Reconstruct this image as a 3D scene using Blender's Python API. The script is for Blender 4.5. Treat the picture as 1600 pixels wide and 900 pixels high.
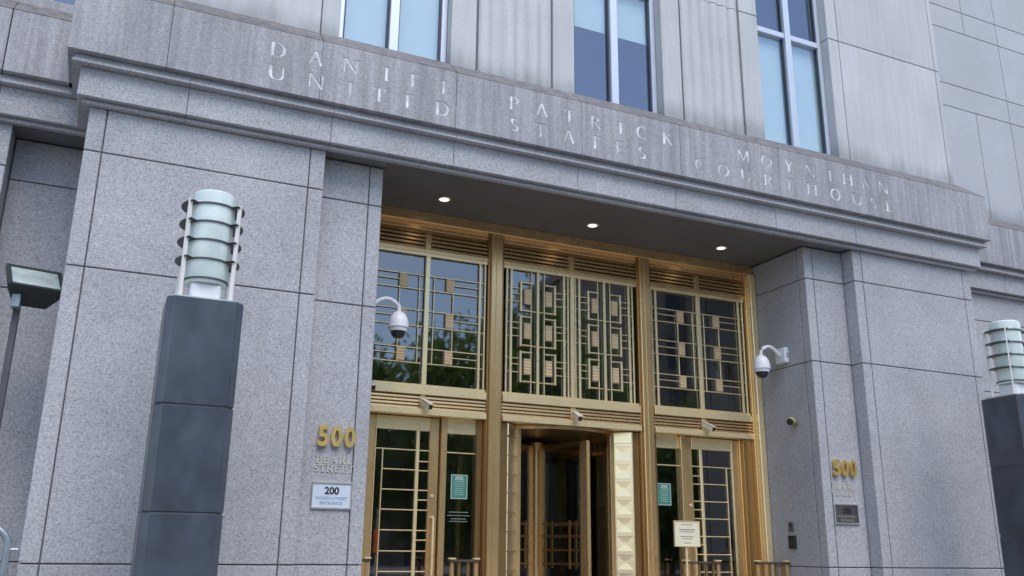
import bpy, bmesh, math, random
from mathutils import Vector, Matrix, Euler
random.seed(7)
for o in list(bpy.data.objects):
    bpy.data.objects.remove(o)
SC = bpy.context.scene
COL = SC.collection
R = math.radians

# ------------------------------------------------------------------ camera
cam_d = bpy.data.cameras.new('camera')
cam = bpy.data.objects.new('camera', cam_d)
COL.objects.link(cam)
SC.camera = cam
cam_d.sensor_width = 36.0
cam_d.lens = 36.0 * 1408.9 / 1600.0
cam_d.clip_start = 0.05
cam_d.clip_end = 2000
PITCH, YAW, ROLL = 0.28535, 0.42500, 0.01134
fw = Vector((math.sin(YAW) * math.cos(PITCH), math.cos(YAW) * math.cos(PITCH), math.sin(PITCH)))
ri = Vector((math.cos(YAW), -math.sin(YAW), 0))
up = ri.cross(fw)
r2 = ri * math.cos(ROLL) + up * math.sin(ROLL)
u2 = up * math.cos(ROLL) - ri * math.sin(ROLL)
mw = Matrix((r2, u2, -fw)).transposed().to_4x4()
mw.translation = Vector((-5.6956, -9.1805, 1.0))
cam.matrix_world = mw

# ------------------------------------------------------------------ sky, sun, exposure
SUN_EL, SUN_AZ = R(57), math.atan2(0.10, -0.99)       # azimuth from +Y towards +X
w = bpy.data.worlds.new('World')
SC.world = w
w.use_nodes = True
nt = w.node_tree
nt.nodes.clear()
sky = nt.nodes.new('ShaderNodeTexSky')
sky.sky_type = 'NISHITA'
sky.sun_disc = False
sky.sun_elevation = SUN_EL
sky.sun_rotation = SUN_AZ
sky.air_density = 1.0
sky.dust_density = 0.6
sky.ozone_density = 1.3
bg = nt.nodes.new('ShaderNodeBackground')
bg.inputs['Strength'].default_value = 0.13
wo = nt.nodes.new('ShaderNodeOutputWorld')
# broken white cloud over the whole dome
tc = nt.nodes.new('ShaderNodeTexCoord')
mp = nt.nodes.new('ShaderNodeMapping')
mp.inputs['Scale'].default_value = (1.0, 1.0, 2.6)
nz = nt.nodes.new('ShaderNodeTexNoise')
nz.inputs['Scale'].default_value = 2.1
nz.inputs['Detail'].default_value = 7
nz.inputs['Roughness'].default_value = 0.58
cr = nt.nodes.new('ShaderNodeValToRGB')
cr.color_ramp.elements[0].position = 0.52
cr.color_ramp.elements[0].color = (0, 0, 0, 1)
cr.color_ramp.elements[1].position = 0.68
cr.color_ramp.elements[1].color = (0.8, 0.8, 0.8, 1)
mx = nt.nodes.new('ShaderNodeMix')
mx.data_type = 'RGBA'
mx.inputs['B'].default_value = (5.6, 5.8, 6.2, 1)
nt.links.new(tc.outputs['Generated'], mp.inputs['Vector'])
nt.links.new(mp.outputs['Vector'], nz.inputs['Vector'])
nt.links.new(nz.outputs['Fac'], cr.inputs['Fac'])
nt.links.new(cr.outputs['Color'], mx.inputs['Factor'])
nt.links.new(sky.outputs['Color'], mx.inputs['A'])
nt.links.new(mx.outputs['Result'], bg.inputs['Color'])
nt.links.new(bg.outputs['Background'], wo.inputs['Surface'])

sd = bpy.data.lights.new('sun', 'SUN')
sd.energy = 1.3
sd.angle = R(36)
sd.color = (1.0, 0.96, 0.90)
sun = bpy.data.objects.new('sun', sd)
COL.objects.link(sun)
sdir = Vector((math.sin(SUN_AZ) * math.cos(SUN_EL), math.cos(SUN_AZ) * math.cos(SUN_EL), math.sin(SUN_EL)))
sun.rotation_euler = sdir.to_track_quat('Z', 'Y').to_euler()
sun.location = sdir * 60

SC.view_settings.view_transform = 'Standard'
SC.view_settings.look = 'None'
SC.view_settings.exposure = 0.95
SC.view_settings.gamma = 1.0
SC.view_settings.use_curve_mapping = False
SC.render.engine = 'CYCLES'

# ------------------------------------------------------------------ materials
def newmat(name):
    m = bpy.data.materials.new(name)
    m.use_nodes = True
    t = m.node_tree
    b = t.nodes['Principled BSDF']
    return m, t, b

def nd(t, typ, **kw):
    n = t.nodes.new(typ)
    for k, v in kw.items():
        if k in ('op',):
            n.operation = v
        else:
            n.inputs[k].default_value = v
    return n

def ramp(t, stops):
    n = t.nodes.new('ShaderNodeValToRGB')
    e = n.color_ramp.elements
    while len(e) < len(stops):
        e.new(0.5)
    for i, (p, c) in enumerate(stops):
        e[i].position = p
        e[i].color = (c, c, c, 1) if not isinstance(c, tuple) else c + (1,)
    return n

def mul(t, a, b, fac=1.0):
    n = t.nodes.new('ShaderNodeMix')
    n.data_type = 'RGBA'
    n.blend_type = 'MULTIPLY'
    n.inputs['Factor'].default_value = fac
    t.links.new(a, n.inputs['A'])
    t.links.new(b, n.inputs['B'])
    return n.outputs['Result']

def granite(name, base, contrast=1.0, streak=0.0, grain=55, tone=0.10, stain=0.18, rough=0.62, foot=0.0):
    """speckled granite in world space, a tone of its own per block, rain streaks where asked"""
    m, t, b = newmat(name)
    g = t.nodes.new('ShaderNodeNewGeometry')
    pos = g.outputs['Position']
    v = nd(t, 'ShaderNodeTexVoronoi', Scale=grain)
    n1 = nd(t, 'ShaderNodeTexNoise', Scale=grain * 0.55, Detail=3, Roughness=0.7)
    n2 = nd(t, 'ShaderNodeTexNoise', Scale=0.9, Detail=5, Roughness=0.6)
    for n in (v, n1, n2):
        t.links.new(pos, n.inputs['Vector'])
    sep = t.nodes.new('ShaderNodeSeparateColor')
    t.links.new(v.outputs['Color'], sep.inputs['Color'])
    c = contrast
    rv = ramp(t, [(0.0, 1 - 0.52 * c), (0.13, 1 - 0.42 * c), (0.20, 1 - 0.06 * c), (0.82, 1 + 0.04 * c), (0.92, 1 + 0.42 * c)])
    t.links.new(sep.outputs['Red'], rv.inputs['Fac'])
    rn = ramp(t, [(0.30, 1 - 0.30 * c), (0.48, 1.0), (0.70, 1 + 0.22 * c)])
    t.links.new(n1.outputs['Fac'], rn.inputs['Fac'])
    rs = ramp(t, [(0.30, 1 - stain), (0.62, 1.04)])
    t.links.new(n2.outputs['Fac'], rs.inputs['Fac'])
    oi = t.nodes.new('ShaderNodeObjectInfo')
    ro = ramp(t, [(0.0, 1 - tone), (1.0, 1 + tone * 0.5)])
    t.links.new(oi.outputs['Random'], ro.inputs['Fac'])
    col = t.nodes.new('ShaderNodeRGB')
    col.outputs[0].default_value = base + (1,)
    o = mul(t, col.outputs[0], rv.outputs['Color'])
    o = mul(t, o, rn.outputs['Color'])
    o = mul(t, o, rs.outputs['Color'])
    o = mul(t, o, ro.outputs['Color'])
    if streak:
        mpn = t.nodes.new('ShaderNodeMapping')
        mpn.inputs['Scale'].default_value = (11, 11, 0.55)
        t.links.new(pos, mpn.inputs['Vector'])
        n3 = nd(t, 'ShaderNodeTexNoise', Scale=1.0, Detail=5, Roughness=0.65)
        t.links.new(mpn.outputs['Vector'], n3.inputs['Vector'])
        r3 = ramp(t, [(0.36, 1 - streak), (0.60, 1.05)])
        t.links.new(n3.outputs['Fac'], r3.inputs['Fac'])
        o = mul(t, o, r3.outputs['Color'])
    if foot:                                       # soot splashed up from the ledge below, in uneven tongues
        sx = t.nodes.new('ShaderNodeSeparateXYZ')
        t.links.new(pos, sx.inputs['Vector'])
        mpn = t.nodes.new('ShaderNodeMapping')
        mpn.inputs['Scale'].default_value = (2.6, 2.6, 0.8)
        t.links.new(pos, mpn.inputs['Vector'])
        n4 = nd(t, 'ShaderNodeTexNoise', Scale=1.0, Detail=5, Roughness=0.6)
        t.links.new(mpn.outputs['Vector'], n4.inputs['Vector'])
        ma = t.nodes.new('ShaderNodeMath')
        ma.operation = 'MULTIPLY_ADD'
        t.links.new(n4.outputs['Fac'], ma.inputs[0])
        ma.inputs[1].default_value = -0.75
        t.links.new(sx.outputs['Z'], ma.inputs[2])
        mr = t.nodes.new('ShaderNodeMapRange')
        mr.interpolation_type = 'SMOOTHSTEP'
        mr.inputs['From Min'].default_value = 6.25
        mr.inputs['From Max'].default_value = 6.62
        mr.inputs['To Min'].default_value = 1 - foot
        mr.inputs['To Max'].default_value = 1.0
        t.links.new(ma.outputs[0], mr.inputs['Value'])
        o = mul(t, o, mr.outputs['Result'])
    t.links.new(o, b.inputs['Base Color'])
    b.inputs['Roughness'].default_value = rough
    b.inputs['Specular IOR Level'].default_value = 0.35
    bp = nd(t, 'ShaderNodeBump', Strength=0.12, Distance=0.004)
    t.links.new(n1.outputs['Fac'], bp.inputs['Height'])
    t.links.new(bp.outputs['Normal'], b.inputs['Normal'])
    return m

def plain(name, base, rough=0.6, metal=0.0, var=0.12, scale=6.0, spec=0.5, stretch=None, bump=0.0):
    m, t, b = newmat(name)
    g = t.nodes.new('ShaderNodeNewGeometry')
    n = nd(t, 'ShaderNodeTexNoise', Scale=scale, Detail=4, Roughness=0.6)
    if stretch:
        mpn = t.nodes.new('ShaderNodeMapping')
        mpn.inputs['Scale'].default_value = stretch
        t.links.new(g.outputs['Position'], mpn.inputs['Vector'])
        t.links.new(mpn.outputs['Vector'], n.inputs['Vector'])
    else:
        t.links.new(g.outputs['Position'], n.inputs['Vector'])
    r = ramp(t, [(0.3, 1 - var), (0.7, 1 + var * 0.6)])
    t.links.new(n.outputs['Fac'], r.inputs['Fac'])
    c = t.nodes.new('ShaderNodeRGB')
    c.outputs[0].default_value = base + (1,)
    t.links.new(mul(t, c.outputs[0], r.outputs['Color']), b.inputs['Base Color'])
    rr = ramp(t, [(0.3, max(0.02, rough - 0.025)), (0.7, min(1, rough + 0.025))])
    t.links.new(n.outputs['Fac'], rr.inputs['Fac'])
    t.links.new(rr.outputs['Color'], b.inputs['Roughness'])
    b.inputs['Metallic'].default_value = metal
    b.inputs['Specular IOR Level'].default_value = spec
    if bump:
        bp = nd(t, 'ShaderNodeBump', Strength=bump, Distance=0.003)
        t.links.new(n.outputs['Fac'], bp.inputs['Height'])
        t.links.new(bp.outputs['Normal'], b.inputs['Normal'])
    return m

def glass(name, tint, reflect, rough=0.0, wobble=0.02, sheen=(0.93, 0.96, 1.0)):
    m = bpy.data.materials.new(name)
    m.use_nodes = True
    t = m.node_tree
    t.nodes.clear()
    out = t.nodes.new('ShaderNodeOutputMaterial')
    tr = t.nodes.new('ShaderNodeBsdfTransparent')
    tr.inputs['Color'].default_value = tint + (1,)
    gl = t.nodes.new('ShaderNodeBsdfGlossy')
    gl.inputs['Roughness'].default_value = rough
    gl.inputs['Color'].default_value = sheen + (1,)
    fr = t.nodes.new('ShaderNodeFresnel')
    fr.inputs['IOR'].default_value = 1.5
    ad = t.nodes.new('ShaderNodeMath')
    ad.operation = 'ADD'
    ad.use_clamp = True
    ad.inputs[1].default_value = reflect
    t.links.new(fr.outputs['Fac'], ad.inputs[0])
    ms = t.nodes.new('ShaderNodeMixShader')
    gb = t.nodes.new('ShaderNodeNewGeometry')      # the pane's inner face only lets light through
    om = t.nodes.new('ShaderNodeMath')
    om.operation = 'SUBTRACT'
    om.inputs[0].default_value = 1.0
    t.links.new(gb.outputs['Backfacing'], om.inputs[1])
    mm = t.nodes.new('ShaderNodeMath')
    mm.operation = 'MULTIPLY'
    t.links.new(ad.outputs[0], mm.inputs[0])
    t.links.new(om.outputs[0], mm.inputs[1])
    t.links.new(mm.outputs[0], ms.inputs['Fac'])
    t.links.new(tr.outputs[0], ms.inputs[1])
    t.links.new(gl.outputs[0], ms.inputs[2])
    t.links.new(ms.outputs[0], out.inputs['Surface'])
    g = t.nodes.new('ShaderNodeNewGeometry')
    n = nd(t, 'ShaderNodeTexNoise', Scale=1.3, Detail=1)
    t.links.new(g.outputs['Position'], n.inputs['Vector'])
    bp = nd(t, 'ShaderNodeBump', Strength=wobble, Distance=0.05)
    t.links.new(n.outputs['Fac'], bp.inputs['Height'])
    t.links.new(bp.outputs['Normal'], gl.inputs['Normal'])
    return m

def emis(name, c, s):
    m, t, b = newmat(name)
    b.inputs['Base Color'].default_value = c + (1,)
    b.inputs['Emission Color'].default_value = c + (1,)
    b.inputs['Emission Strength'].default_value = s
    return m

M = {}
M['granite'] = granite('grey_granite', (0.392, 0.391, 0.410), 0.62, grain=88, tone=0.05, stain=0.16)
M['granite_band'] = granite('weathered_granite', (0.365, 0.36, 0.38), 0.45, streak=0.24, grain=88, tone=0.04)
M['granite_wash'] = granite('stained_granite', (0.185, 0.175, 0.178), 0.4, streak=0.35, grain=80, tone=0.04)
M['granite_upper'] = granite('pale_granite', (0.50, 0.50, 0.515), 0.10, streak=0.05, foot=0.32, tone=0.05, stain=0.08)
M['granite_wing'] = granite('pale_wing_granite', (0.44, 0.447, 0.475), 0.12, foot=0.32, tone=0.04, stain=0.08)
M['cut_stone'] = plain('fresh_cut_stone', (0.69, 0.69, 0.71), 0.7, var=0.40, scale=6)
M['mortar'] = plain('dark_joint', (0.17, 0.167, 0.17), 0.9, var=0.2, scale=20)
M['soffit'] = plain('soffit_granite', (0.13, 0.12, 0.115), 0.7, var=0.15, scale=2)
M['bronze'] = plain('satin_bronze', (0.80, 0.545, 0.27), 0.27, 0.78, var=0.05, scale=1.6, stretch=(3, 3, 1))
M['bronze_dark'] = plain('brown_and_shaded_bronze', (0.43, 0.265, 0.115), 0.30, 0.85, var=0.06, scale=2.0)  # also carries painted shade on the revolving door's rails and push bars
M['brass'] = plain('pale_brass', (0.95, 0.755, 0.43), 0.28, 0.50, var=0.02, scale=3)
M['gold'] = plain('gold_numeral_metal', (0.88, 0.62, 0.22), 0.30, 0.70, var=0.06, scale=8)
M['tile'] = plain('pale_ribbed_brass', (0.86, 0.66, 0.42), 0.42, 0.4, var=0.05, scale=8)
M['coffer'] = plain('polished_coffer_bronze', (0.82, 0.68, 0.46), 0.24, 0.88, var=0.10, scale=5)
M['glass'] = glass('entrance_glass', (0.82, 0.85, 0.82), 0.125, rough=0.025)
M['glass_up'] = glass('office_glass', (0.93, 0.965, 0.98), 0.20, sheen=(0.80, 0.86, 1.0))
M['alu'] = plain('pale_aluminium', (0.60, 0.64, 0.72), 0.4, 0.35, var=0.03)
M['gasket'] = plain('dark_gasket', (0.03, 0.04, 0.06), 0.5)
M['blind'] = plain('pale_blind', (0.62, 0.71, 0.66), 0.8, var=0.04, scale=1.0)
M['room'] = plain('dark_room', (0.045, 0.045, 0.05), 0.9, var=0.1)
M['lobby'] = plain('lobby_stone', (0.10, 0.085, 0.07), 0.6, var=0.2, scale=2)
M['slate'] = plain('honed_dark_granite', (0.062, 0.074, 0.097), 0.30, var=0.38, scale=2.2, stretch=(1.4, 1.4, 0.8), spec=0.5, bump=0.05)
M['steel'] = plain('brushed_steel', (0.62, 0.62, 0.60), 0.36, 0.85, var=0.1, scale=8)
M['bracket'] = plain('cream_bracket', (0.78, 0.74, 0.70), 0.4, 0.1, var=0.06, scale=8)
M['darksteel'] = plain('dark_ring_steel', (0.09, 0.095, 0.10), 0.45, 0.5)
M['white'] = plain('white_housing', (0.72, 0.73, 0.76), 0.4, var=0.05, scale=10)
M['cream'] = plain('cream_housing', (0.66, 0.60, 0.47), 0.45, var=0.08, scale=14)
M['black'] = plain('black_plastic', (0.015, 0.015, 0.017), 0.3, var=0.1)
M['smoke'] = plain('smoked_dome', (0.02, 0.022, 0.026), 0.08, var=0.1)
M['flood'] = plain('dark_green_paint', (0.022, 0.030, 0.030), 0.45, var=0.25, scale=9)
M['floodglass'] = plain('flood_lens', (0.38, 0.43, 0.42), 0.15, var=0.30, scale=5)
M['darkpost'] = plain('dark_grey_post', (0.085, 0.085, 0.095), 0.5, 0.2, var=0.15)
M['galv'] = plain('galvanised_tube', (0.30, 0.34, 0.38), 0.45, 0.7, var=0.2, scale=12)
M['wood'] = plain('dark_rail', (0.10, 0.065, 0.05), 0.4, 0.3, var=0.2, scale=8)
M['paper'] = plain('notice_paper', (0.05, 0.21, 0.155), 0.6, var=0.06)
M['paperw'] = plain('white_paper', (0.42, 0.52, 0.48), 0.6, var=0.05)
M['glassprint'] = plain('grey_green_print', (0.20, 0.25, 0.22), 0.6, var=0.1)
M['plaque'] = plain('white_plaque', (0.58, 0.64, 0.72), 0.35, var=0.06, scale=5)
M['plaque_grey'] = plain('tarnished_plaque', (0.15, 0.15, 0.15), 0.35, 0.6, var=0.2, scale=9)
M['ink'] = plain('black_ink', (0.012, 0.012, 0.015), 0.5)
M['blueink'] = plain('pale_blue_ink', (0.25, 0.38, 0.55), 0.5)
M['greyink'] = plain('grey_ink', (0.25, 0.24, 0.20), 0.6)
M['oldbronze'] = plain('weathered_bronze_letters', (0.36, 0.33, 0.27), 0.5, 0.5, var=0.2, scale=20)
M['streetbrass'] = plain('dull_brass_letters', (0.56, 0.52, 0.44), 0.5, 0.2, var=0.1, scale=20)
M['orange'] = plain('orange_reflection', (0.85, 0.13, 0.02), 0.5, var=0.1)
M['yellowed'] = plain('yellowed_fitting', (0.42, 0.40, 0.18), 0.5, var=0.2, scale=20)
M['boardcream'] = plain('cream_sign_board', (0.72, 0.66, 0.48), 0.5, var=0.04)
M['bark'] = plain('bark', (0.10, 0.08, 0.06), 0.9, var=0.3, scale=12)
M['leaf'] = plain('leaf', (0.12, 0.18, 0.05), 0.6, var=0.45, scale=1.2)
_t = M['leaf'].node_tree
_tr = _t.nodes.new('ShaderNodeBsdfTranslucent')
_tr.inputs['Color'].default_value = (0.28, 0.40, 0.06, 1)
_ms = _t.nodes.new('ShaderNodeMixShader')
_ms.inputs['Fac'].default_value = 0.45
_t.links.new(_t.nodes['Principled BSDF'].outputs[0], _ms.inputs[1])
_t.links.new(_tr.outputs[0], _ms.inputs[2])
_t.links.new(_ms.outputs[0], _t.nodes['Material Output'].inputs['Surface'])
M['ground'] = granite('plaza_paving', (0.30, 0.29, 0.28), 0.35, grain=30, rough=0.8)
M['brownstone'] = granite('brown_stone', (0.30, 0.235, 0.20), 0.2, grain=20)
M['darkstone'] = granite('dark_stone', (0.09, 0.09, 0.09), 0.2, grain=20)
M['farglass'] = plain('far_window', (0.03, 0.035, 0.045), 0.1)
M['lens'] = emis('lit_lens', (1.0, 0.82, 0.66), 1.3)

def frosted():
    m, t, b = newmat('frosted_green_glass')
    b.inputs['Base Color'].default_value = (0.62, 0.72, 0.69, 1)
    b.inputs['Roughness'].default_value = 0.22
    b.inputs['Subsurface Weight'].default_value = 0.25
    b.inputs['Subsurface Radius'].default_value = (0.05, 0.06, 0.06)
    b.inputs['Coat Weight'].default_value = 0.5
    b.inputs['Coat Roughness'].default_value = 0.12
    g = t.nodes.new('ShaderNodeNewGeometry')
    n = nd(t, 'ShaderNodeTexNoise', Scale=7.0, Detail=4)
    t.links.new(g.outputs['Position'], n.inputs['Vector'])
    r = ramp(t, [(0.3, (0.60, 0.69, 0.665)), (0.7, (0.74, 0.82, 0.79))])
    t.links.new(n.outputs['Fac'], r.inputs['Fac'])
    t.links.new(r.outputs['Color'], b.inputs['Base Color'])
    return m
M['frost'] = frosted()

# ------------------------------------------------------------------ mesh helpers
def link(name, mesh, mat, parent=None, loc=(0, 0, 0), rot=None):
    o = bpy.data.objects.new(name, mesh)
    COL.objects.link(o)
    o.location = loc
    if rot:
        o.rotation_euler = rot
    if parent is not None:
        o.parent = parent
    if mat and not mesh.materials:
        mesh.materials.append(M[mat] if isinstance(mat, str) else mat)
    return o

CACHE = {}
def cboxmesh(w, d, h, c, mat):
    key = (round(w, 4), round(d, 4), round(h, 4), round(c, 4), mat)
    if key in CACHE:
        return CACHE[key]
    hx, hy, hz = w / 2, d / 2, h / 2
    c = min(c, hx * 0.45, hy * 0.45, hz * 0.45)
    V, F, idx = [], [], {}
    if c <= 0:
        for sx in (-1, 1):
            for sy in (-1, 1):
                for sz in (-1, 1):
                    idx[sx, sy, sz] = len(V)
                    V.append((sx * hx, sy * hy, sz * hz))
        q = lambda *k: F.append([idx[i] for i in k])
        for s in (-1, 1):
            q((s, -1, -1), (s, 1, -1), (s, 1, 1), (s, -1, 1))
            q((-1, s, -1), (1, s, -1), (1, s, 1), (-1, s, 1))
            q((-1, -1, s), (1, -1, s), (1, 1, s), (-1, 1, s))
    else:
        for sx in (-1, 1):
            for sy in (-1, 1):
                for sz in (-1, 1):
                    for a in range(3):
                        p = [sx * (hx - c), sy * (hy - c), sz * (hz - c)]
                        p[a] = (sx, sy, sz)[a] * (hx, hy, hz)[a]
                        idx[sx, sy, sz, a] = len(V)
                        V.append(tuple(p))
                    F.append([idx[sx, sy, sz, a] for a in range(3)])
        for a in range(3):
            b, e = [(1, 2), (0, 2), (0, 1)][a]
            for s in (-1, 1):
                ring = []
                for (i, j) in ((-1, -1), (1, -1), (1, 1), (-1, 1)):
                    k = [0, 0, 0]
                    k[a], k[b], k[e] = s, i, j
                    ring.append(idx[tuple(k) + (a,)])
                F.append(ring)
        for a in range(3):                       # edges running along axis a
            b, e = [(1, 2), (0, 2), (0, 1)][a]
            for i in (-1, 1):
                for j in (-1, 1):
                    k0, k1 = [0, 0, 0], [0, 0, 0]
                    k0[a], k0[b], k0[e] = -1, i, j
                    k1[a], k1[b], k1[e] = 1, i, j
                    k0, k1 = tuple(k0), tuple(k1)
                    F.append([idx[k0 + (b,)], idx[k1 + (b,)], idx[k1 + (e,)], idx[k0 + (e,)]])
    me = bpy.data.meshes.new('block')
    me.from_pydata(V, [], F)
    bm = bmesh.new()
    bm.from_mesh(me)
    bmesh.ops.recalc_face_normals(bm, faces=bm.faces)
    bm.to_mesh(me)
    bm.free()
    me.materials.append(M[mat])
    CACHE[key] = me
    return me

def box(name, x0, x1, y0, y1, z0, z1, mat, parent=None, c=0.004):
    me = cboxmesh(x1 - x0, y1 - y0, z1 - z0, c, mat)
    off = parent_off(parent)
    return link(name, me, None, parent, ((x0 + x1) / 2 - off[0], (y0 + y1) / 2 - off[1], (z0 + z1) / 2 - off[2]))

def parent_off(p):
    t = Vector((0, 0, 0))
    while p is not None:
        t += p.location
        p = p.parent
    return t

class MB:
    """collects shapes of one part into one mesh (world coordinates, moved to its parent's frame on build)"""
    def __init__(s):
        s.bm = bmesh.new()
    def box(s, x0, x1, y0, y1, z0, z1, mtx=None):
        vs = [s.bm.verts.new((x, y, z)) for x in (x0, x1) for y in (y0, y1) for z in (z0, z1)]
        for f in ((0, 1, 3, 2), (4, 6, 7, 5), (0, 4, 5, 1), (2, 3, 7, 6), (0, 2, 6, 4), (1, 5, 7, 3)):
            s.bm.faces.new([vs[i] for i in f])
        if mtx:
            for v in vs:
                v.co = mtx @ v.co
        return s
    def prism_x(s, prof, x0, x1, e0=None, e1=None):
        """profile of (y,z) points run along x"""
        a = [s.bm.verts.new((x0 if e0 is None else e0[i], y, z)) for i, (y, z) in enumerate(prof)]
        b = [s.bm.verts.new((x1 if e1 is None else e1[i], y, z)) for i, (y, z) in enumerate(prof)]
        n = len(prof)
        for i in range(n):
            s.bm.faces.new((a[i], a[(i + 1) % n], b[(i + 1) % n], b[i]))
        s.bm.faces.new(a[::-1])
        s.bm.faces.new(b)
        return s
    def prism_z(s, prof, z0, z1):
        a = [s.bm.verts.new((x, y, z0)) for x, y in prof]
        b = [s.bm.verts.new((x, y, z1)) for x, y in prof]
        n = len(prof)
        for i in range(n):
            s.bm.faces.new((a[i], a[(i + 1) % n], b[(i + 1) % n], b[i]))
        s.bm.faces.new(a[::-1])
        s.bm.faces.new(b)
        return s
    def prism_y(s, prof, y0, y1):
        """profile of (x,z) points"""
        a = [s.bm.verts.new((x, y0, z)) for x, z in prof]
        b = [s.bm.verts.new((x, y1, z)) for x, z in prof]
        n = len(prof)
        for i in range(n):
            s.bm.faces.new((a[i], a[(i + 1) % n], b[(i + 1) % n], b[i]))
        s.bm.faces.new(a[::-1])
        s.bm.faces.new(b)
        return s
    def tube(s, pts, rad, n=10, cap=True):
        pts = [Vector(p) for p in pts]
        rads = rad if isinstance(rad, (list, tuple)) else [rad] * len(pts)
        rings = []
        ref = Vector((0, 0, 1))
        for i, p in enumerate(pts):
            d = (pts[min(i + 1, len(pts) - 1)] - pts[max(i - 1, 0)]).normalized()
            r_ = ref if abs(d.dot(ref)) < 0.95 else Vector((1, 0, 0))
            a = d.cross(r_).normalized()
            b = d.cross(a)
            rings.append([s.bm.verts.new(p + (a * math.cos(2 * math.pi * k / n) + b * math.sin(2 * math.pi * k / n)) * rads[i]) for k in range(n)])
        for i in range(len(rings) - 1):
            for k in range(n):
                s.bm.faces.new((rings[i][k], rings[i][(k + 1) % n], rings[i + 1][(k + 1) % n], rings[i + 1][k]))
        if cap:
            s.bm.faces.new(rings[0][::-1])
            s.bm.faces.new(rings[-1])
        return s
    def lathe(s, prof, c, n=32, a0=0, a1=2 * math.pi):
        """profile of (r,z) about the vertical through c"""
        full = abs(a1 - a0 - 2 * math.pi) < 1e-6
        m = n if full else n + 1
        rings = []
        for r_, z in prof:
            if r_ < 1e-6:
                rings.append([s.bm.verts.new((c[0], c[1], c[2] + z))])
            else:
                rings.append([s.bm.verts.new((c[0] + r_ * math.cos(a0 + (a1 - a0) * k / n), c[1] + r_ * math.sin(a0 + (a1 - a0) * k / n), c[2] + z)) for k in range(m)])
        for i in range(len(rings) - 1):
            A, B = rings[i], rings[i + 1]
            for k in range(n):
                k1 = (k + 1) % m
                if len(A) == 1 and len(B) == 1:
                    continue
                if len(A) == 1:
                    s.bm.faces.new((A[0], B[k1], B[k]))
                elif len(B) == 1:
                    s.bm.faces.new((A[k], A[k1], B[0]))
                else:
                    s.bm.faces.new((A[k], A[k1], B[k1], B[k]))
        return s
    def build(s, name, mat, parent=None, smooth=False, bev=0.0):
        bmesh.ops.recalc_face_normals(s.bm, faces=s.bm.faces)
        if bev:
            bmesh.ops.bevel(s.bm, geom=[e for e in s.bm.edges if len(e.link_faces) == 2 and e.calc_face_angle(0) > 0.6], offset=bev, segments=1, affect='EDGES', clamp_overlap=True)
        off = parent_off(parent)
        bmesh.ops.translate(s.bm, verts=s.bm.verts, vec=-off)
        me = bpy.data.meshes.new(name)
        s.bm.to_mesh(me)
        s.bm.free()
        if smooth:
            me.shade_smooth()
            try:
                me.set_sharp_from_angle(angle=R(40))
            except Exception:
                pass
        return link(name, me, mat, parent)

def empty(name, loc=(0, 0, 0), parent=None):
    o = bpy.data.objects.new(name, None)
    o.empty_display_size = 0.1
    COL.objects.link(o)
    if parent is not None:
        o.parent = parent
        loc = Vector(loc) - parent_off(parent)
    o.location = loc
    return o

def tag(o, label, cat, group=None):
    o['label'] = label
    o['category'] = cat
    if group:
        o['group'] = group
    return o

def text_mesh(body, width, height, depth, bold=0.0):
    cu = bpy.data.curves.new('txt', 'FONT')
    cu.body = body
    cu.offset = bold
    cu.resolution_u = 6
    cu.extrude = 0.05
    o = bpy.data.objects.new('txt', cu)
    COL.objects.link(o)
    dg = bpy.context.evaluated_depsgraph_get()
    me = bpy.data.meshes.new_from_object(o.evaluated_get(dg))
    bpy.data.objects.remove(o)
    xs = [v.co.x for v in me.vertices]
    ys = [v.co.y for v in me.vertices]
    zs = [v.co.z for v in me.vertices]
    for v in me.vertices:
        x = (v.co.x - min(xs)) / (max(xs) - min(xs)) * width
        z = (v.co.y - min(ys)) / (max(ys) - min(ys)) * height
        y = -(v.co.z - min(zs)) / (max(zs) - min(zs)) * depth
        v.co = (x, y, z)
    me.materials.clear()
    return me

def put_text(name, body, x, y, z, width, height, depth, mat, parent=None, bold=0.0):
    me = text_mesh(body, width, height, depth, bold)
    off = parent_off(parent)
    return link(name, me, mat, parent, (x - off[0], y - off[1], z - off[2]))

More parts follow.
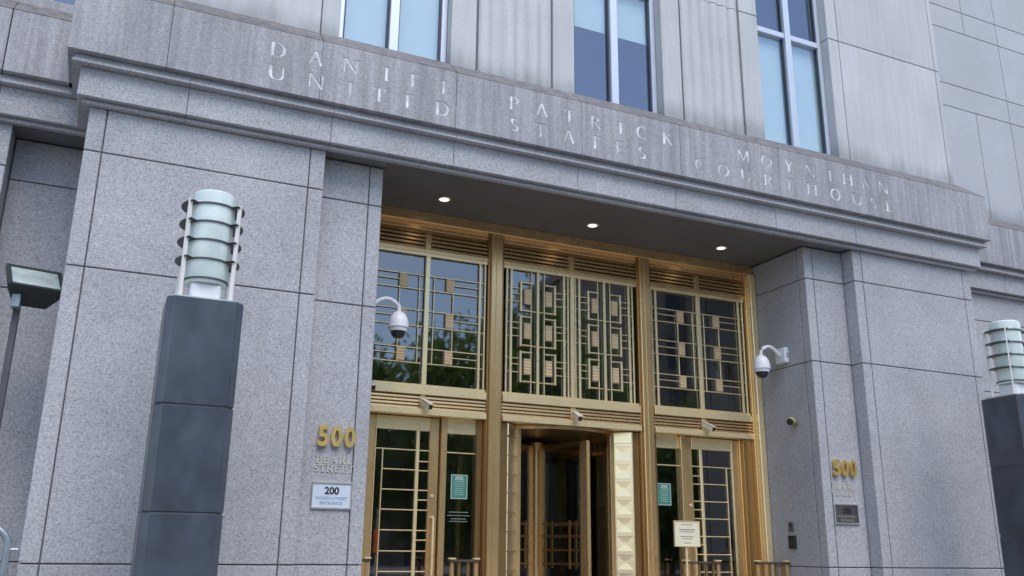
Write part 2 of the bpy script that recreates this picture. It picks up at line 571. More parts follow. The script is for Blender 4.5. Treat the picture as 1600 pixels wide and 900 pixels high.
# roman capitals as strokes in a box of height 1: (x0,z0,x1,z1,width)
T_, H_ = 0.19, 0.10
def arc(cx, cz, rx, rz, a0, a1, n, wt):
    """curved stroke: thick where it runs upright, thin where it runs level"""
    out = []
    P = [(cx + rx * math.cos(R(a0 + (a1 - a0) * i / n)), cz + rz * math.sin(R(a0 + (a1 - a0) * i / n))) for i in range(n + 1)]
    for (xa, za), (xb, zb) in zip(P, P[1:]):
        k = abs(zb - za) / (math.hypot(xb - xa, zb - za) + 1e-9)
        out.append((xa, za, xb, zb, H_ + (wt - H_) * k))
    return out
def serif(x, z, wd=0.34):
    return (x - wd / 2, z, x + wd / 2, z, 0.075)
def stem(x):
    return [(x, 0, x, 1, T_), serif(x, 0.03), serif(x, 0.97)]
GL = {
    'I': (0.0, stem(0)),
    'D': (0.72, stem(0) + [(0, 0.97, 0.3, 0.97, H_), (0, 0.03, 0.3, 0.03, H_)] + arc(0.28, 0.5, 0.46, 0.47, 90, -90, 8, T_)),
    'A': (0.86, [(0.06, 0, 0.43, 1, H_), (0.43, 1, 0.82, 0, T_), (0.2, 0.34, 0.68, 0.34, H_), serif(0.04, 0.03, 0.28), serif(0.84, 0.03, 0.3)]),
    'N': (0.82, [(0, 0, 0, 1, 0.10), (0.8, 0, 0.8, 1, 0.10), (0.0, 1, 0.8, 0, T_), serif(0, 0.03), serif(0, 0.97, 0.3), serif(0.8, 0.97)]),
    'E': (0.52, stem(0) + [(0, 0.96, 0.5, 0.96, H_), (0, 0.52, 0.42, 0.52, H_), (0, 0.04, 0.52, 0.04, H_)]),
    'L': (0.52, stem(0) + [(0, 0.04, 0.52, 0.04, H_), (0.51, 0.0, 0.51, 0.16, H_)]),
    'P': (0.52, stem(0) + [(0, 0.97, 0.24, 0.97, H_), (0, 0.5, 0.24, 0.5, H_)] + arc(0.24, 0.735, 0.3, 0.235, 90, -90, 6, T_)),
    'R': (0.62, stem(0) + [(0, 0.97, 0.24, 0.97, H_), (0, 0.52, 0.24, 0.52, H_), (0.22, 0.52, 0.66, 0.0, T_)] + arc(0.24, 0.745, 0.28, 0.225, 90, -90, 6, T_)),
    'T': (0.0, [(0, 0, 0, 1, T_), serif(0, 0.03), (-0.36, 0.96, 0.36, 0.96, H_), (-0.35, 0.98, -0.35, 0.82, H_), (0.35, 0.98, 0.35, 0.82, H_)]),
    'C': (0.7, arc(0.42, 0.5, 0.42, 0.48, 52, 308, 12, T_)),
    'K': (0.66, stem(0) + [(0.05, 0.48, 0.6, 0.98, H_), (0.2, 0.56, 0.68, 0.0, T_)]),
    'M': (0.98, [(0.04, 0, 0.1, 1, 0.09), (0.1, 1, 0.5, 0.06, T_), (0.5, 0.06, 0.92, 1, H_), (0.92, 1, 0.98, 0, T_), serif(0.04, 0.03), serif(0.98, 0.03)]),
    'O': (0.96, arc(0.48, 0.5, 0.46, 0.48, 0, 360, 16, T_)),
    'Y': (0.0, [(0, 0, 0, 0.48, T_), (0, 0.44, -0.36, 1, T_), (0, 0.44, 0.36, 1, H_), serif(0, 0.03), serif(0.36, 0.97, 0.24), serif(-0.36, 0.97, 0.24)]),
    'H': (0.78, stem(0) + stem(0.78) + [(0, 0.52, 0.78, 0.52, H_)]),
    'U': (0.76, [(0, 0.3, 0, 1, T_), (0.76, 0.3, 0.76, 1, 0.10), serif(0, 0.97), serif(0.76, 0.97, 0.3)] + arc(0.38, 0.34, 0.38, 0.31, 180, 360, 8, T_)),
    'S': (0.5, arc(0.25, 0.74, 0.22, 0.23, 40, 270, 8, T_) + arc(0.25, 0.27, 0.24, 0.24, 90, -140, 8, T_)),
}
RNDG = random.Random(3)
def glyph(mb, ch, x, z, h, y0, y1):
    for (xa, za, xb, zb, wd) in GL[ch][1]:
        a, b = Vector((xa, za)), Vector((xb, zb))
        d = (b - a).normalized()
        n = Vector((-d.y, d.x)) * wd / 2
        e = d * 0.012
        q = [(a - e + n), (a - e - n), (b + e - n), (b + e + n)]
        j = RNDG.uniform(0, .0015)                       # no two strokes share a plane
        mb.prism_y([(x + p.x * h, z + p.y * h) for p in q], y0 - j, y1 + j)

# ------------------------------------------------------------------ the setting
g = MB()
g.box(-400, 400, -400, 400, -0.3, 0.0)
ground = g.build('ground', 'ground')
ground['kind'] = 'structure'

# ================================================================== COURTHOUSE
CH = empty('courthouse', (0, 0, 0))
tag(CH, 'grey granite courthouse front with carved inscription and bronze glazed entrance screen', 'building')
G = 0.012                                            # half joint
ZC = [0.0, 0.86, 3.58, 4.77, 5.235]                  # courses of the lower wall
XA, XB, XC = 3.09, 3.81, 6.20
YR = 0.203

def blk(parent, x0, x1, y0, y1, z0, z1, mat='granite', name='stone_panel', jx=(1, 1), jz=(1, 1)):
    return box(name, x0 + G * jx[0] * 0.5, x1 - G * jx[1] * 0.5, y0, y1, z0 + G * jz[0] * 0.5, z1 - G * jz[1] * 0.5, mat, parent, 0.006)

def pier(s):
    def X(a, b):
        return (s * a, s * b) if s > 0 else (s * b, s * a)
    # core that shows in the joints
    m = MB()
    m.box(*X(XB + .03, XC - .03), 0.03, 1.5, 0, 5.25)
    m.box(*X(XA + .03, XB + .029), YR + 0.03, 1.5, 0, 5.25)
    p = m.build('pier', 'mortar', CH)
    n = len(ZC) - 1
    for i in range(n):
        z0, z1 = ZC[i], ZC[i + 1]
        jz = (0 if i == 0 else 1, 0 if i == n - 1 else 1)
        a, b = X(6.03, XC)
        blk(p, a, b, 0, 0.60, z0, z1, jz=jz)                              # outer corner stone
        a, b = X(6.17, XC)
        blk(p, a, b, 0.61, 1.17, z0, z1, jz=jz)
        a, b = X(3.98, 6.03)
        blk(p, a, b, 0, 0.12, z0, z1, jz=jz)                              # big face panel
        a, b = X(XB, 3.98)
        blk(p, a, b, 0, YR + 0.028, z0, z1, jz=jz)                        # inner corner stone
        a, b = X(3.25, XB)
        blk(p, a, b, YR, YR + 0.12, z0, z1, jz=jz)
        a, b = X(XA, 3.25)
        blk(p, a, b, YR, 0.345, z0, z1, jz=jz)
        a, b = X(XA, XA + .12)
        blk(p, a, b, 0.36, 1.45, z0, z1, jz=jz)
    return p
pier(-1)
pier(1)

# wings stand 0.79 m back
WY = 0.79
def wing(s):
    def X(a, b):
        return (s * a, s * b) if s > 0 else (s * b, s * a)
    m = MB()
    m.box(*X(6.95, 15), WY + .03, 2.2, 0, 5.25)
    m.box(*X(6.21, 6.96), 1.20, 2.2, 0, 5.25)
    p = m.build('wing_wall', 'mortar', CH)
    n = len(ZC) - 1
    for i in range(n):
        z0, z1 = ZC[i], ZC[i + 1]
        jz = (0 if i == 0 else 1, 0 if i == n - 1 else 1)
        a, b = X(6.2, 6.92)
        blk(p, a, b, 1.17, 1.3, z0, z1, jz=jz)
        a, b = X(6.92, 7.09)
        blk(p, a, b, WY, 1.16, z0, z1, jz=jz)
        for (u, v) in ((7.09, 9.4), (9.4, 11.8), (11.8, 14.2)):
            a, b = X(u, v)
            blk(p, a, b, WY, WY + .12, z0, z1, jz=jz)
wing(-1)
wing(1)

# ---- entablature: fillet, lower fascia, bed mould, inscribed frieze, sloping wash
def bands(part, xs_low, xs_up, dy, xe0, xe1, mat_low='granite', dz=0.0):
    """xs: joints along the run between the two ends; each band overhangs the ends as it overhangs the front"""
    P = {'fillet': (0.065, 5.235, 5.285), 'fascia': (0.125, 5.288, 5.598), 'bed': (0.195, 5.60, 5.70)}
    def runs(js, o):
        e0 = xe0 - o if xe0 > -10 else xe0
        e1 = xe1 + o if xe1 < 10 else xe1
        L = [e0] + [j for j in js if e0 < j < e1] + [e1]
        return list(zip(L, L[1:]))
    for nm in ('fillet', 'fascia', 'bed'):
        o, z0, z1 = P[nm]
        z0, z1 = z0 + dz, z1 + dz
        for a, b in runs(xs_low, o):
            if nm == 'fascia':
                box('fascia_block', a + .002, b - .002, dy - o, dy + 1.0, z0, z1, mat_low, part, 0.006)
                continue
            yb = dy - .005 if nm == 'fillet' else dy + 1.0
            k_ = .012 if nm == 'fillet' else .018            # face leans back, its foot stands out
            e0 = k_ if a < xe0 else 0
            e1 = k_ if b > xe1 else 0
            m = MB()
            m.prism_x([(dy - o - k_, z0 + .008), (dy - o - k_ + .008, z0), (yb, z0), (yb, z1), (dy - o + k_, z1)], a, b,
                      e0=[a + .002 - e0, a + .002 - e0, a + .002 - e0, a + .002 + e0, a + .002 + e0], e1=[b - .002 + e1, b - .002 + e1, b - .002 + e1, b - .002 - e1, b - .002 - e1])
            m.build('fillet_stone' if nm == 'fillet' else 'moulding_stone', mat_low, part)
    return [(a, b) for a, b in runs(xs_up, 0.262)]

m = MB()
m.box(-6.15, 6.15, 0.05, 1.55, 5.26, 6.6)
ent = m.build('entablature', 'mortar', CH)
LOWJ = (-5.3, -3.80, -2.36, -0.72, 0.72, 2.36, 3.80, 5.3)
UPJ = (-5.55, -3.985, -2.40, -0.73, 0.73, 2.36, 4.90)
frieze = bands(ent, LOWJ, UPJ, 0.0, -6.2, 6.2)

# inscription, cut into the frieze
L1 = [('D', -4.52), ('A', -4.13), ('N', -3.73), ('I', -3.25), ('E', -2.94), ('L', -2.56),
      ('P', -1.695), ('A', -1.36), ('T', -0.905), ('R', -0.58), ('I', -0.17), ('C', 0.08), ('K', 0.485),
      ('M', 1.67), ('O', 2.07), ('Y', 2.54), ('N', 2.85), ('I', 3.285), ('H', 3.545), ('A', 3.88), ('N', 4.225)]
L2 = [('U', -4.52), ('N', -4.10), ('I', -3.65), ('T', -3.32), ('E', -2.99), ('D', -2.625),
      ('S', -1.69), ('T', -1.30), ('A', -0.99), ('T', -0.545), ('E', -0.22), ('S', 0.10),
      ('C', 0.97), ('O', 1.33), ('U', 1.72), ('R', 2.11), ('T', 2.52), ('H', 2.86), ('O', 3.27), ('U', 3.69), ('S', 4.03), ('E', 4.335)]
FY = -0.262
cut = MB()
LET = []
for line, z in ((L1, 6.108), (L2, 5.828)):
    for ch, x in line:
        glyph(cut, ch, x, z, 0.172, FY - 0.03, FY + 0.030)
        LET.append((ch, x, z))
cutter = cut.build('cutter', 'cut_stone')
for a, b in frieze:
    o = box('frieze_block', a + .002, b - .002, FY, FY + 1.2, 5.702, 6.42, 'granite_band', ent, 0.003)
    if any(a - .2 < x < b + .1 for _, x, _ in LET):
        me = o.data.copy()
        me.materials.append(M['cut_stone'])
        o.data = me
        md = o.modifiers.new('cut', 'BOOLEAN')
        md.operation = 'DIFFERENCE'
        md.object = cutter
        md.solver = 'EXACT'
        md.use_self = True
        try:
            md.material_mode = 'TRANSFER'
        except Exception:
            pass
        bpy.context.view_layer.update()
        dg = bpy.context.evaluated_depsgraph_get()
        nm = bpy.data.meshes.new_from_object(o.evaluated_get(dg))
        o.modifiers.remove(md)
        o.data = nm
bpy.data.objects.remove(cutter)
for ch, x, z in LET:
    l = MB()
    glyph(l, ch, x, z, 0.172, FY + 0.009, FY + 0.05)
    l.build('letter', 'cut_stone', ent)
# weathered wash above the frieze, in the same lengths
for i, (a, b) in enumerate(frieze):
    m = MB()
    a_in = a if i else a + 0.262
    b_in = b if i < len(frieze) - 1 else b - 0.262
    prof = [(FY, 6.423), (0.02, 6.69), (0.02, 6.423)]
    m.prism_x(prof, a, b, e0=(a + .004, a_in + .004, a_in + .004), e1=(b - .004, b_in - .004, b_in - .004))
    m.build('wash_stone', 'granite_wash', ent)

# wing entablatures
for s in (-1, 1):
    m = MB()
    if s < 0:
        m.box(-15, -6.22, WY + .05, 2.2, 5.26, 6.6)
    else:
        m.box(6.22, 15, WY + .05, 2.2, 5.26, 6.6)
    e = m.build('wing_entablature', 'mortar', CH)
    if s < 0:
        fr = bands(e, (-8.9, -7.08), (-8.9, -7.08), WY, -15, -6.25, dz=-.0035)
    else:
        fr = bands(e, (7.9, 9.7), (8.0, 9.8), WY, 6.25, 15, dz=-.0035)
    for a, b in fr:
        if s < 0 and b > -6.4:
            b = -6.21
        if s > 0 and a < 6.4:
            a = 6.21
        box('frieze_block', a + .005, b - .005, WY + FY, WY + .6, 5.702, 6.42, 'granite_band', e, 0.006)
        m = MB()
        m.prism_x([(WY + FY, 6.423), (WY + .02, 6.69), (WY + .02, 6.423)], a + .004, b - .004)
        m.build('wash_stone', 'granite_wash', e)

# soffit over the entrance
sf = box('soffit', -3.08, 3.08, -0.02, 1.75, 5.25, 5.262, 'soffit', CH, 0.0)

# ---- upper wall with windows
UZ0, UZ1, UJ = 6.50, 14.0, 8.68
WX = (-3.08, 0.0, 3.08)
WH = 0.68
uw = MB()
edges = [-6.12] + sum([[c - WH - .03, c + WH + .03] for c in WX], []) + [6.12]
for a, b in zip(edges[0::2], edges[1::2]):
    uw.box(a, b, 0.03, 0.6, UZ0, UZ1)
uw = uw.build('upper_wall', 'mortar', CH)
def upanel(x0, x1, y=0.0, mat='granite_upper', d=0.35, parent=uw, z0=UZ0):
    for a, b in ((z0, UJ), (UJ, 11.2), (11.2, UZ1)):
        blk(parent, x0, x1, y, y + d, a, b, mat)
for s in (-1, 1):
    def X(a, b):
        return (s * a, s * b) if s > 0 else (s * b, s * a)
    upanel(*X(6.05, 6.15), d=0.8)
    upanel(*X(3.98, 6.05))
    upanel(*X(3.08 + WH, 3.98))
    upanel(*X(2.06, 3.08 - WH))
    upanel(*X(WH, 1.0))
    # fluted panel between the windows
    x0, x1 = X(1.0, 2.06)
    nfl = 6
    for a, b in ((UZ0, UJ), (UJ, 11.2), (11.2, UZ1)):
        m = MB()
        prof = [(x0 + .03, 0.2), (x0 + .03, 0.022)]
        wd = (x1 - x0 - .045) / nfl
        for k in range(nfl):
            for q in range(7):
                t_ = q / 6
                prof.append((x0 + .03 + wd * (k + t_), 0.028 - 0.036 * math.sin(math.pi * t_) ** 0.8))
        prof.append((x1 - .015, 0.2))
        m.prism_z(prof, a + G / 2, b - G / 2)
        m.build('fluted_panel', 'granite_upper', uw)

def office_window(cx, blind_z, name='window'):
    w_ = empty(name, (cx, 0.16, 6.70), CH)
    y = 0.17
    z0, z1, zt = 6.66, 14.0, 8.60
    xl, xr = cx - WH, cx + WH
    box('sill', xl - .02, xr + .02, 0.06, 0.34, z0 - .04, z0 + .03, 'granite_wash', w_)
    box('jamb_frame', xl, xl + .07, y - .02, y + .10, z0 + .03, z1, 'alu', w_)
    box('jamb_frame', xr - .07, xr, y - .02, y + .10, z0 + .03, z1, 'alu', w_)
    box('mullion', cx - .055, cx + .055, y - .05, y + .10, z0 + .03, z1, 'alu', w_)
    for zz in (zt, 11.0):
        for a, b in ((xl + .07, cx - .055), (cx + .055, xr - .07)):
            box('transom_bar', a, b, y - .03, y + .09, zz - .045, zz + .045, 'alu', w_)
    box('bottom_rail', xl + .07, cx - .055, y - .01, y + .09, z0 + .03, z0 + .075, 'alu', w_)
    box('bottom_rail', cx + .055, xr - .07, y - .01, y + .09, z0 + .03, z0 + .075, 'alu', w_)
    for a, b in ((xl + .07, cx - .055), (cx + .055, xr - .07)):
        for za, zb in ((z0 + .075, zt - .045), (zt + .045, 11.0 - .045), (11.045, z1)):
            box('gasket', a, a + .022, y + .005, y + .05, za, zb, 'gasket', w_, 0)
            box('gasket', b - .022, b, y + .005, y + .05, za, zb, 'gasket', w_, 0)
            p = box('pane', a + .004, b - .004, y + .03, y + .04, za, zb, 'glass_up', w_, 0)
            # roller blind behind the pane
            bz = max(za, blind_z(zb) if callable(blind_z) else blind_z)
            if bz < zb - .02:
                box('blind', a + .01, b - .01, y + .085, y + .09, bz, zb, 'blind', w_, 0)
    m = MB()
    m.box(xl - .02, xr + .02, 1.2, 1.25, z0 - .2, z1)
    m.box(xl - .04, xl - .02, .3, 1.25, z0 - .2, z1)
    m.box(xr + .02, xr + .04, .3, 1.25, z0 - .2, z1)
    m.box(xl - .02, xr + .02, .36, 1.2, z0 - .22, z0 - .18)
    m.build('room', 'room', w_)
    return w_
office_window(WX[0], 0.0)
office_window(WX[1], 7.86)
office_window(WX[2], lambda zb: 0.0 if zb < 9 else 10.9)

# wing upper walls
for s in (-1, 1):
    def X(a, b):
        return (s * a, s * b) if s > 0 else (s * b, s * a)
    m = MB()
    if s > 0:
        m.box(6.18, 15, WY + .03, 1.6, UZ0, 14)
    else:
        m.box(-15, -7.36, WY + .03, 1.6, UZ0, 14)
    e = m.build('wing_upper_wall', 'mortar', CH)
    if s > 0:
        rows = ((UZ0, 8.70), (8.70, 9.16), (9.16, 10.32), (10.32, 10.78), (10.78, 12.4), (12.4, 14))
        for i, (a, b) in enumerate(rows):
            js = (6.18, 7.98, 8.88, 10.7, 11.6, 13.4, 15) if i in (0, 3, 4) else (6.18, 8.88, 11.6, 15)
            for u, v in zip(js, js[1:]):
                box('stone_panel', u + .006, v - .006, WY, WY + .12, a + .006, b - .006, 'granite_wing', e, 0.004)
    else:
        for a, b in ((UZ0, 8.7), (8.7, 11.2), (11.2, 14)):
            for u, v in ((-15, -11.2), (-11.2, -7.33)):
                box('stone_panel', u + .006, v - .006, WY, WY + .4, a + .006, b - .006, 'granite_wing', e, 0.004)
# narrow window in the wing beside the projecting block
w_ = empty('window', (-6.8, WY, 6.7), CH)
box('sill', -7.32, -6.2, WY - .02, WY + .3, 6.62, 6.76, 'granite_band', w_)
for a, b in ((-7.30, -7.22), (-6.86, -6.78), (-6.30, -6.22)):
    box('frame', a, b, WY + .12, WY + .24, 6.76, 14, 'alu', w_)
for a, b in ((-7.22, -6.86), (-6.78, -6.30)):
    box('pane', a, b, WY + .17, WY + .18, 6.76, 14, 'glass_up', w_, 0)
m = MB()
m.box(-7.34, -6.2, WY + .8, WY + .85, 6.3, 14)
m.build('room', 'room', w_)

# ================================================================== bronze entrance screen
# lobby behind the glass
m = MB()
m.box(-3.25, 3.25, 6.5, 6.6, 0, 5.3)
m.box(-3.25, -3.15, 1.75, 6.5, 0, 5.3)
m.box(3.15, 3.25, 1.75, 6.5, 0, 5.3)
m.box(-3.15, 3.15, 1.76, 6.5, 5.2, 5.3)
m.build('lobby', 'lobby', CH)
box('lobby_floor', -3.14, 3.14, 1.6, 6.49, 0.004, 0.02, 'lobby', CH, 0)
for xx in (-1.6, 1.6):
    box('lobby_pillar', xx - .25, xx + .25, 4.2, 4.7, 0.02, 5.2, 'lobby', CH, 0.01)

YS = 1.40
# head beam, louvres, sills
box('head_beam', -3.085, 3.085, 1.30, 1.72, 5.105, 5.248, 'bronze', CH, 0.006)
BAYS = ((-2.95, -1.27), (-1.04, 1.04), (1.27, 2.95))
for (a, b) in BAYS:
    c = (a + b) / 2
    lv = empty('louvre_panel', (c, YS, 4.72), CH)
    box('top_rail', a, b, 1.385, 1.60, 5.03, 5.104, 'bronze', lv)
    box('under_rail', a, b, 1.425, 1.60, 4.985, 5.028, 'bronze_dark', lv)
    box('bottom_rail', a, b, 1.375, 1.60, 4.715, 4.765, 'bronze', lv)
    box('centre_stile', c - .04, c + .04, 1.395, 1.60, 4.767, 4.983, 'bronze', lv)
    for (u, v) in ((a, c - .042), (c + .042, b)):
        for k in range(4):
            z = 4.772 + k * 0.053
            m = MB()
            m.prism_x([(1.400, z), (1.402, z + .030), (1.47, z + .048), (1.47, z + .036)], u, v)
            m.build('slat', 'bronze', lv)
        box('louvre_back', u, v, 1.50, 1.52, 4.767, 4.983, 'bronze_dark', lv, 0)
    lv = empty('louvre_panel', (c, YS, 2.62), CH)
    box('top_rail', a, b, 1.345, 1.60, 2.862, 2.955, 'brass', lv)
    box('bottom_rail', a, b, 1.335, 1.60, 2.612, 2.684, 'brass', lv)
    box('centre_stile', c - .035, c + .035, 1.375, 1.60, 2.686, 2.86, 'brass', lv)
    for (u, v) in ((a, c - .037), (c + .037, b)):
        for k in range(4):
            z = 2.688 + k * 0.043
            m = MB()
            m.prism_x([(1.380, z), (1.382, z + .024), (1.45, z + .038), (1.45, z + .028)], u, v)
            m.build('slat', 'bronze', lv)
        box('louvre_back', u, v, 1.48, 1.50, 2.686, 2.86, 'bronze_dark', lv, 0)

# posts
for s in (-1, 1):
    p = empty('bronze_post', (s * 1.15, 1.36, 0), CH)
    def X(a, b):
        return (s * a, s * b) if s > 0 else (s * b, s * a)
    a, b = X(1.075, 1.235)
    box('post_face', a, b, 1.33, 1.70, 0, 5.104, 'bronze', p, 0.008)
    a, b = X(1.042, 1.073)
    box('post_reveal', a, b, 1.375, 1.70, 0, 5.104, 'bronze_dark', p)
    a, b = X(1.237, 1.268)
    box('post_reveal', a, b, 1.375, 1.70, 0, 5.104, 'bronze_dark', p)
    a, b = X(1.14, 1.17)
    box('post_rib', a, b, 1.318, 1.329, 0, 5.10, 'bronze', p)
    p = empty('bronze_post', (s * 3.0, 1.3, 0), CH)
    a, b = X(2.985, 3.087)
    box('post_face', a, b, 1.255, 1.70, 0, 5.10, 'brass', p, 0.008)
    a, b = X(2.953, 2.983)
    box('post_reveal', a, b, 1.34, 1.70, 0, 5.10, 'bronze', p)

def bar(p, x0, x1, z0, z1, y0=YS, y1=YS + .020, mat='brass', name='glazing_bar'):
    return box(name, x0, x1, y0, y1, z0, z1, mat, p, 0.003)
def vb(p, x, z0, z1, wd, **k):
    wd = wd * .72
    return bar(p, x - wd / 2, x + wd / 2, z0, z1, **k)
def hb(p, x0, x1, z, wd=.016, **k):
    wd = wd * .8 if wd < .03 else wd
    return bar(p, x0, x1, z - wd / 2, z + wd / 2, **k)
def rtile(p, x0, x1, z0, z1):
    """ribbed ornamental tile"""
    m = MB()
    m.box(x0, x1, YS - .008, YS + .022, z0, z1)
    n = 5
    h_ = (z1 - z0) / n
    for k in range(n):
        m.prism_x([(YS - .009, z0 + h_ * k + .003), (YS - .022, z0 + h_ * (k + .5)), (YS - .009, z0 + h_ * (k + 1) - .003)], x0, x1)
    m.build('ribbed_tile', 'tile', p)

CL = ((4.413, 4.222), (3.944, 3.737), (3.453, 3.263))
def side_transom(a, b, c):
    t = empty('transom_window', (c, YS, 2.96), CH)
    z0, z1 = 2.958, 4.714
    hb(t, a, b, z1 - .02, .04, y0=YS - .02)
    hb(t, a, b, z0 + .018, .036, y0=YS - .02)
    zz0, zz1 = z0 + .036, z1 - .04
    for e, s in ((a, 1), (b, -1)):
        vb(t, e + s * .02, zz0, zz1, .03)
        vb(t, e + s * .095, zz0, zz1, .042, y0=YS - .01)
    vb(t, c, zz0, zz1, .085, y0=YS - .022)
    box('pane', a + .01, c - .038, YS + .032, YS + .038, zz0, zz1, 'glass', t, 0)
    box('pane', c + .038, b - .01, YS + .032, YS + .038, zz0, zz1, 'glass', t, 0)
    for s in (-1, 1):
        def X(u, v):
            return (c + s * u, c + s * v) if s > 0 else (c + s * v, c + s * u)
        ext = (b - a) / 2 - .037
        inn = (b - a) / 2 - .118
        vb(t, c + s * .10, CL[2][1], CL[0][0], .016, y0=YS + .001)
        for (zt, zb) in CL:
            hb(t, *X(.04, inn), zt, y0=YS + .002)
            hb(t, *X(.04, inn), zb, y0=YS + .002)
            hb(t, *X(inn + .044, ext), zt)
            hb(t, *X(inn + .044, ext), zb)
            hb(t, *X(.372, inn), (zt + zb) / 2 + .01, .014)
            rtile(t, *X(.265, .37), zb + .012, zt - .010)
        for i in range(2):
            vb(t, c + s * .362, CL[i + 1][0] + .008, CL[i][1] - .008, .016)
side_transom(-2.94, -1.275, -2.105)
side_transom(1.275, 2.94, 2.105)

def mid_transom():
    a, b, c = -1.035, 1.035, 0.0
    t = empty('transom_window', (c, YS, 2.96), CH)
    z0, z1 = 2.958, 4.714
    hb(t, a, b, z1 - .02, .04, y0=YS - .02)
    hb(t, a, b, z0 + .018, .036, y0=YS - .02)
    zz0, zz1 = z0 + .036, z1 - .04
    vb(t, 0, zz0, zz1, .075, y0=YS - .022)
    for cx in (-.5175, .5175):
        for s in (-1, 1):
            vb(t, cx + s * .462, zz0, zz1, .03)
            vb(t, cx + s * .398, zz0, zz1, .042, y0=YS - .01)
            vb(t, cx + s * .098, zz0, zz1, .018, y0=YS + .003)
        vb(t, cx, zz0, zz1, .048, y0=YS - .01)
        box('pane', cx - .48, cx + .48, YS + .032, YS + .038, zz0, zz1, 'glass', t, 0)
        for zt in (4.505, 4.03, 3.545):
            zb = zt - .39
            for s in (-1, 1):
                def X(u, v):
                    return (cx + s * u, cx + s * v) if s > 0 else (cx + s * v, cx + s * u)
                vb(t, cx + s * .256, zb - .016, zt + .016, .034, y0=YS - .014)
                hb(t, *X(.09, .237), zt, .020, y0=YS - .014)
                hb(t, *X(.09, .237), zb, .020, y0=YS - .014)
                hb(t, *X(.024, .088), zb, .016)
                for dz in (.085, .165, .27):
                    hb(t, *X(.275, .376), zt - dz, .014)
                hb(t, *X(.42, .446), zt - .085, .014)
                hb(t, *X(.42, .446), zt - .27, .014)
                rtile(t, *X(.112, .205), zt - .295, zt - .085)
mid_transom()

# ---- hinged doors and sidelights
YD = 1.50
def side_door(s):
    def X(u, v):
        return (s * u, s * v) if s > 0 else (s * v, s * u)
    d = empty('door', (s * 2.3, YD, 0), CH)
    k = dict(y0=YD, y1=YD + .05)
    def st(u, v, z0, z1, nm='stile', mat='bronze', y0=YD, y1=YD + .05):
        a, b = X(u, v)
        return box(nm, a, b, y0, y1, z0, z1, mat, d, 0.005)
    st(1.835, 1.958, 0.02, 2.60)
    st(2.655, 2.775, 0.02, 2.60)
    st(1.960, 2.653, 2.435, 2.60, 'top_rail', 'brass')
    st(1.960, 2.653, 0.02, 0.25, 'bottom_rail')
    a, b = X(1.960, 2.653)
    box('pane', a, b, YD + .028, YD + .036, .25, 2.435, 'glass', d, 0)
    st(2.088, 2.132, .25, 2.435, 'glazing_bar', 'brass', YD - .005, YD + .024)
    vb(d, s * 2.55, .25, 2.19, .018, y0=YD + .002, y1=YD + .025)
    vb(d, s * 2.645, .25, 2.435, .016, y0=YD + .002, y1=YD + .025)
    hb(d, *X(2.133, 2.636), 2.195, .016, y0=YD, y1=YD + .025)
    for z in (1.955, 1.715, 1.48, 1.242, 1.002, .77, .53):
        hb(d, *X(2.133, 2.54), z, .016, y0=YD, y1=YD + .025)
    for z in (2.195, 2.062, 1.95, 1.715, 1.60, 1.48, 1.242, 1.13, 1.003, .77, .655, .53):
        hb(d, *X(1.960, 2.087), z, .016, y0=YD, y1=YD + .025)
    m = MB()
    xh = s * 1.905
    m.tube([(xh, YD, 1.40), (xh, YD - .06, 1.40), (xh, YD - .075, 1.385), (xh, YD - .075, .72), (xh, YD - .06, .70), (xh, YD, .70)], .014, 8)
    m.build('pull_handle', 'brass', d, True)
    m = MB()
    m.tube([(xh, YD + .01, 1.655), (xh, YD - .012, 1.655)], .022, 14)
    m.build('lock', 'brass', d)
    # sidelight
    d = empty('sidelight', (s * 1.54, YD, 0), CH)
    a, b = X(1.745, 1.822)
    box('jamb', a, b, YD - .05, YD + .10, 0, 2.61, 'bronze', d)
    a, b = X(1.27, 1.345)
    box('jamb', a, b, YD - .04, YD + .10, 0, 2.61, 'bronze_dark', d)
    a, b = X(1.347, 1.743)
    box('top_rail', a, b, YD - .005, YD + .06, 2.425, 2.61, 'brass', d)
    box('bottom_rail', a, b, YD - .005, YD + .06, 0.0, .25, 'bronze', d)
    box('pane', a, b, YD + .02, YD + .028, .25, 2.425, 'glass', d, 0)
    hb(d, a, b, 2.19, .018, y0=YD, y1=YD + .019)
    a, b = X(2.80, 2.952)
    j = box('door_jamb', a, b, YD - .09, YD + .10, 0, 2.61, 'bronze_dark', CH)
    a, b = X(2.777, 2.799)
    box('door_jamb', a, b, YD - .03, YD + .10, 0, 2.61, 'bronze', CH)
    # reveal lining behind the posts
side_door(-1)
side_door(1)

# notices taped to the sidelights
def notice(x0, x1, z0, z1, label):
    y = YD + .0185
    n = empty('notice', (x0, y, z0))
    tag(n, label, 'notice')
    box('sheet', x0, x1, y - .0015, y, z0, z1, 'paper', n, 0)
    m = MB()
    wd = .010
    for a, b, c_, d_ in ((x0, x1, z1 - wd, z1), (x0, x1, z0, z0 + wd), (x0, x0 + wd, z0 + wd, z1 - wd), (x1 - wd, x1, z0 + wd, z1 - wd)):
        m.box(a, b, y - .0028, y - .0017, c_, d_)
    m.build('white_border', 'paperw', n)
    m = MB()
    for k, (ww, hh) in enumerate(((.10, .02), (.12, .012), (.14, .006), (.13, .006), (.14, .006), (.11, .006), (.14, .006), (.12, .006), (.13, .006))):
        zz = z1 - .035 - k * .026
        if zz < z0 + .02:
            break
        cx = (x0 + x1) / 2
        m.box(cx - ww / 2, cx + ww / 2, y - .0026, y - .0017, zz - hh / 2, zz + hh / 2)
    m.build('printed_lines', 'paperw', n)
notice(-1.655, -1.435, 1.63, 1.925, 'green printed notice with white border taped inside the sidelight near the white plaque')
notice(1.372, 1.592, 1.645, 1.94, 'green printed notice with white border taped on the sidelight behind the cream sign')

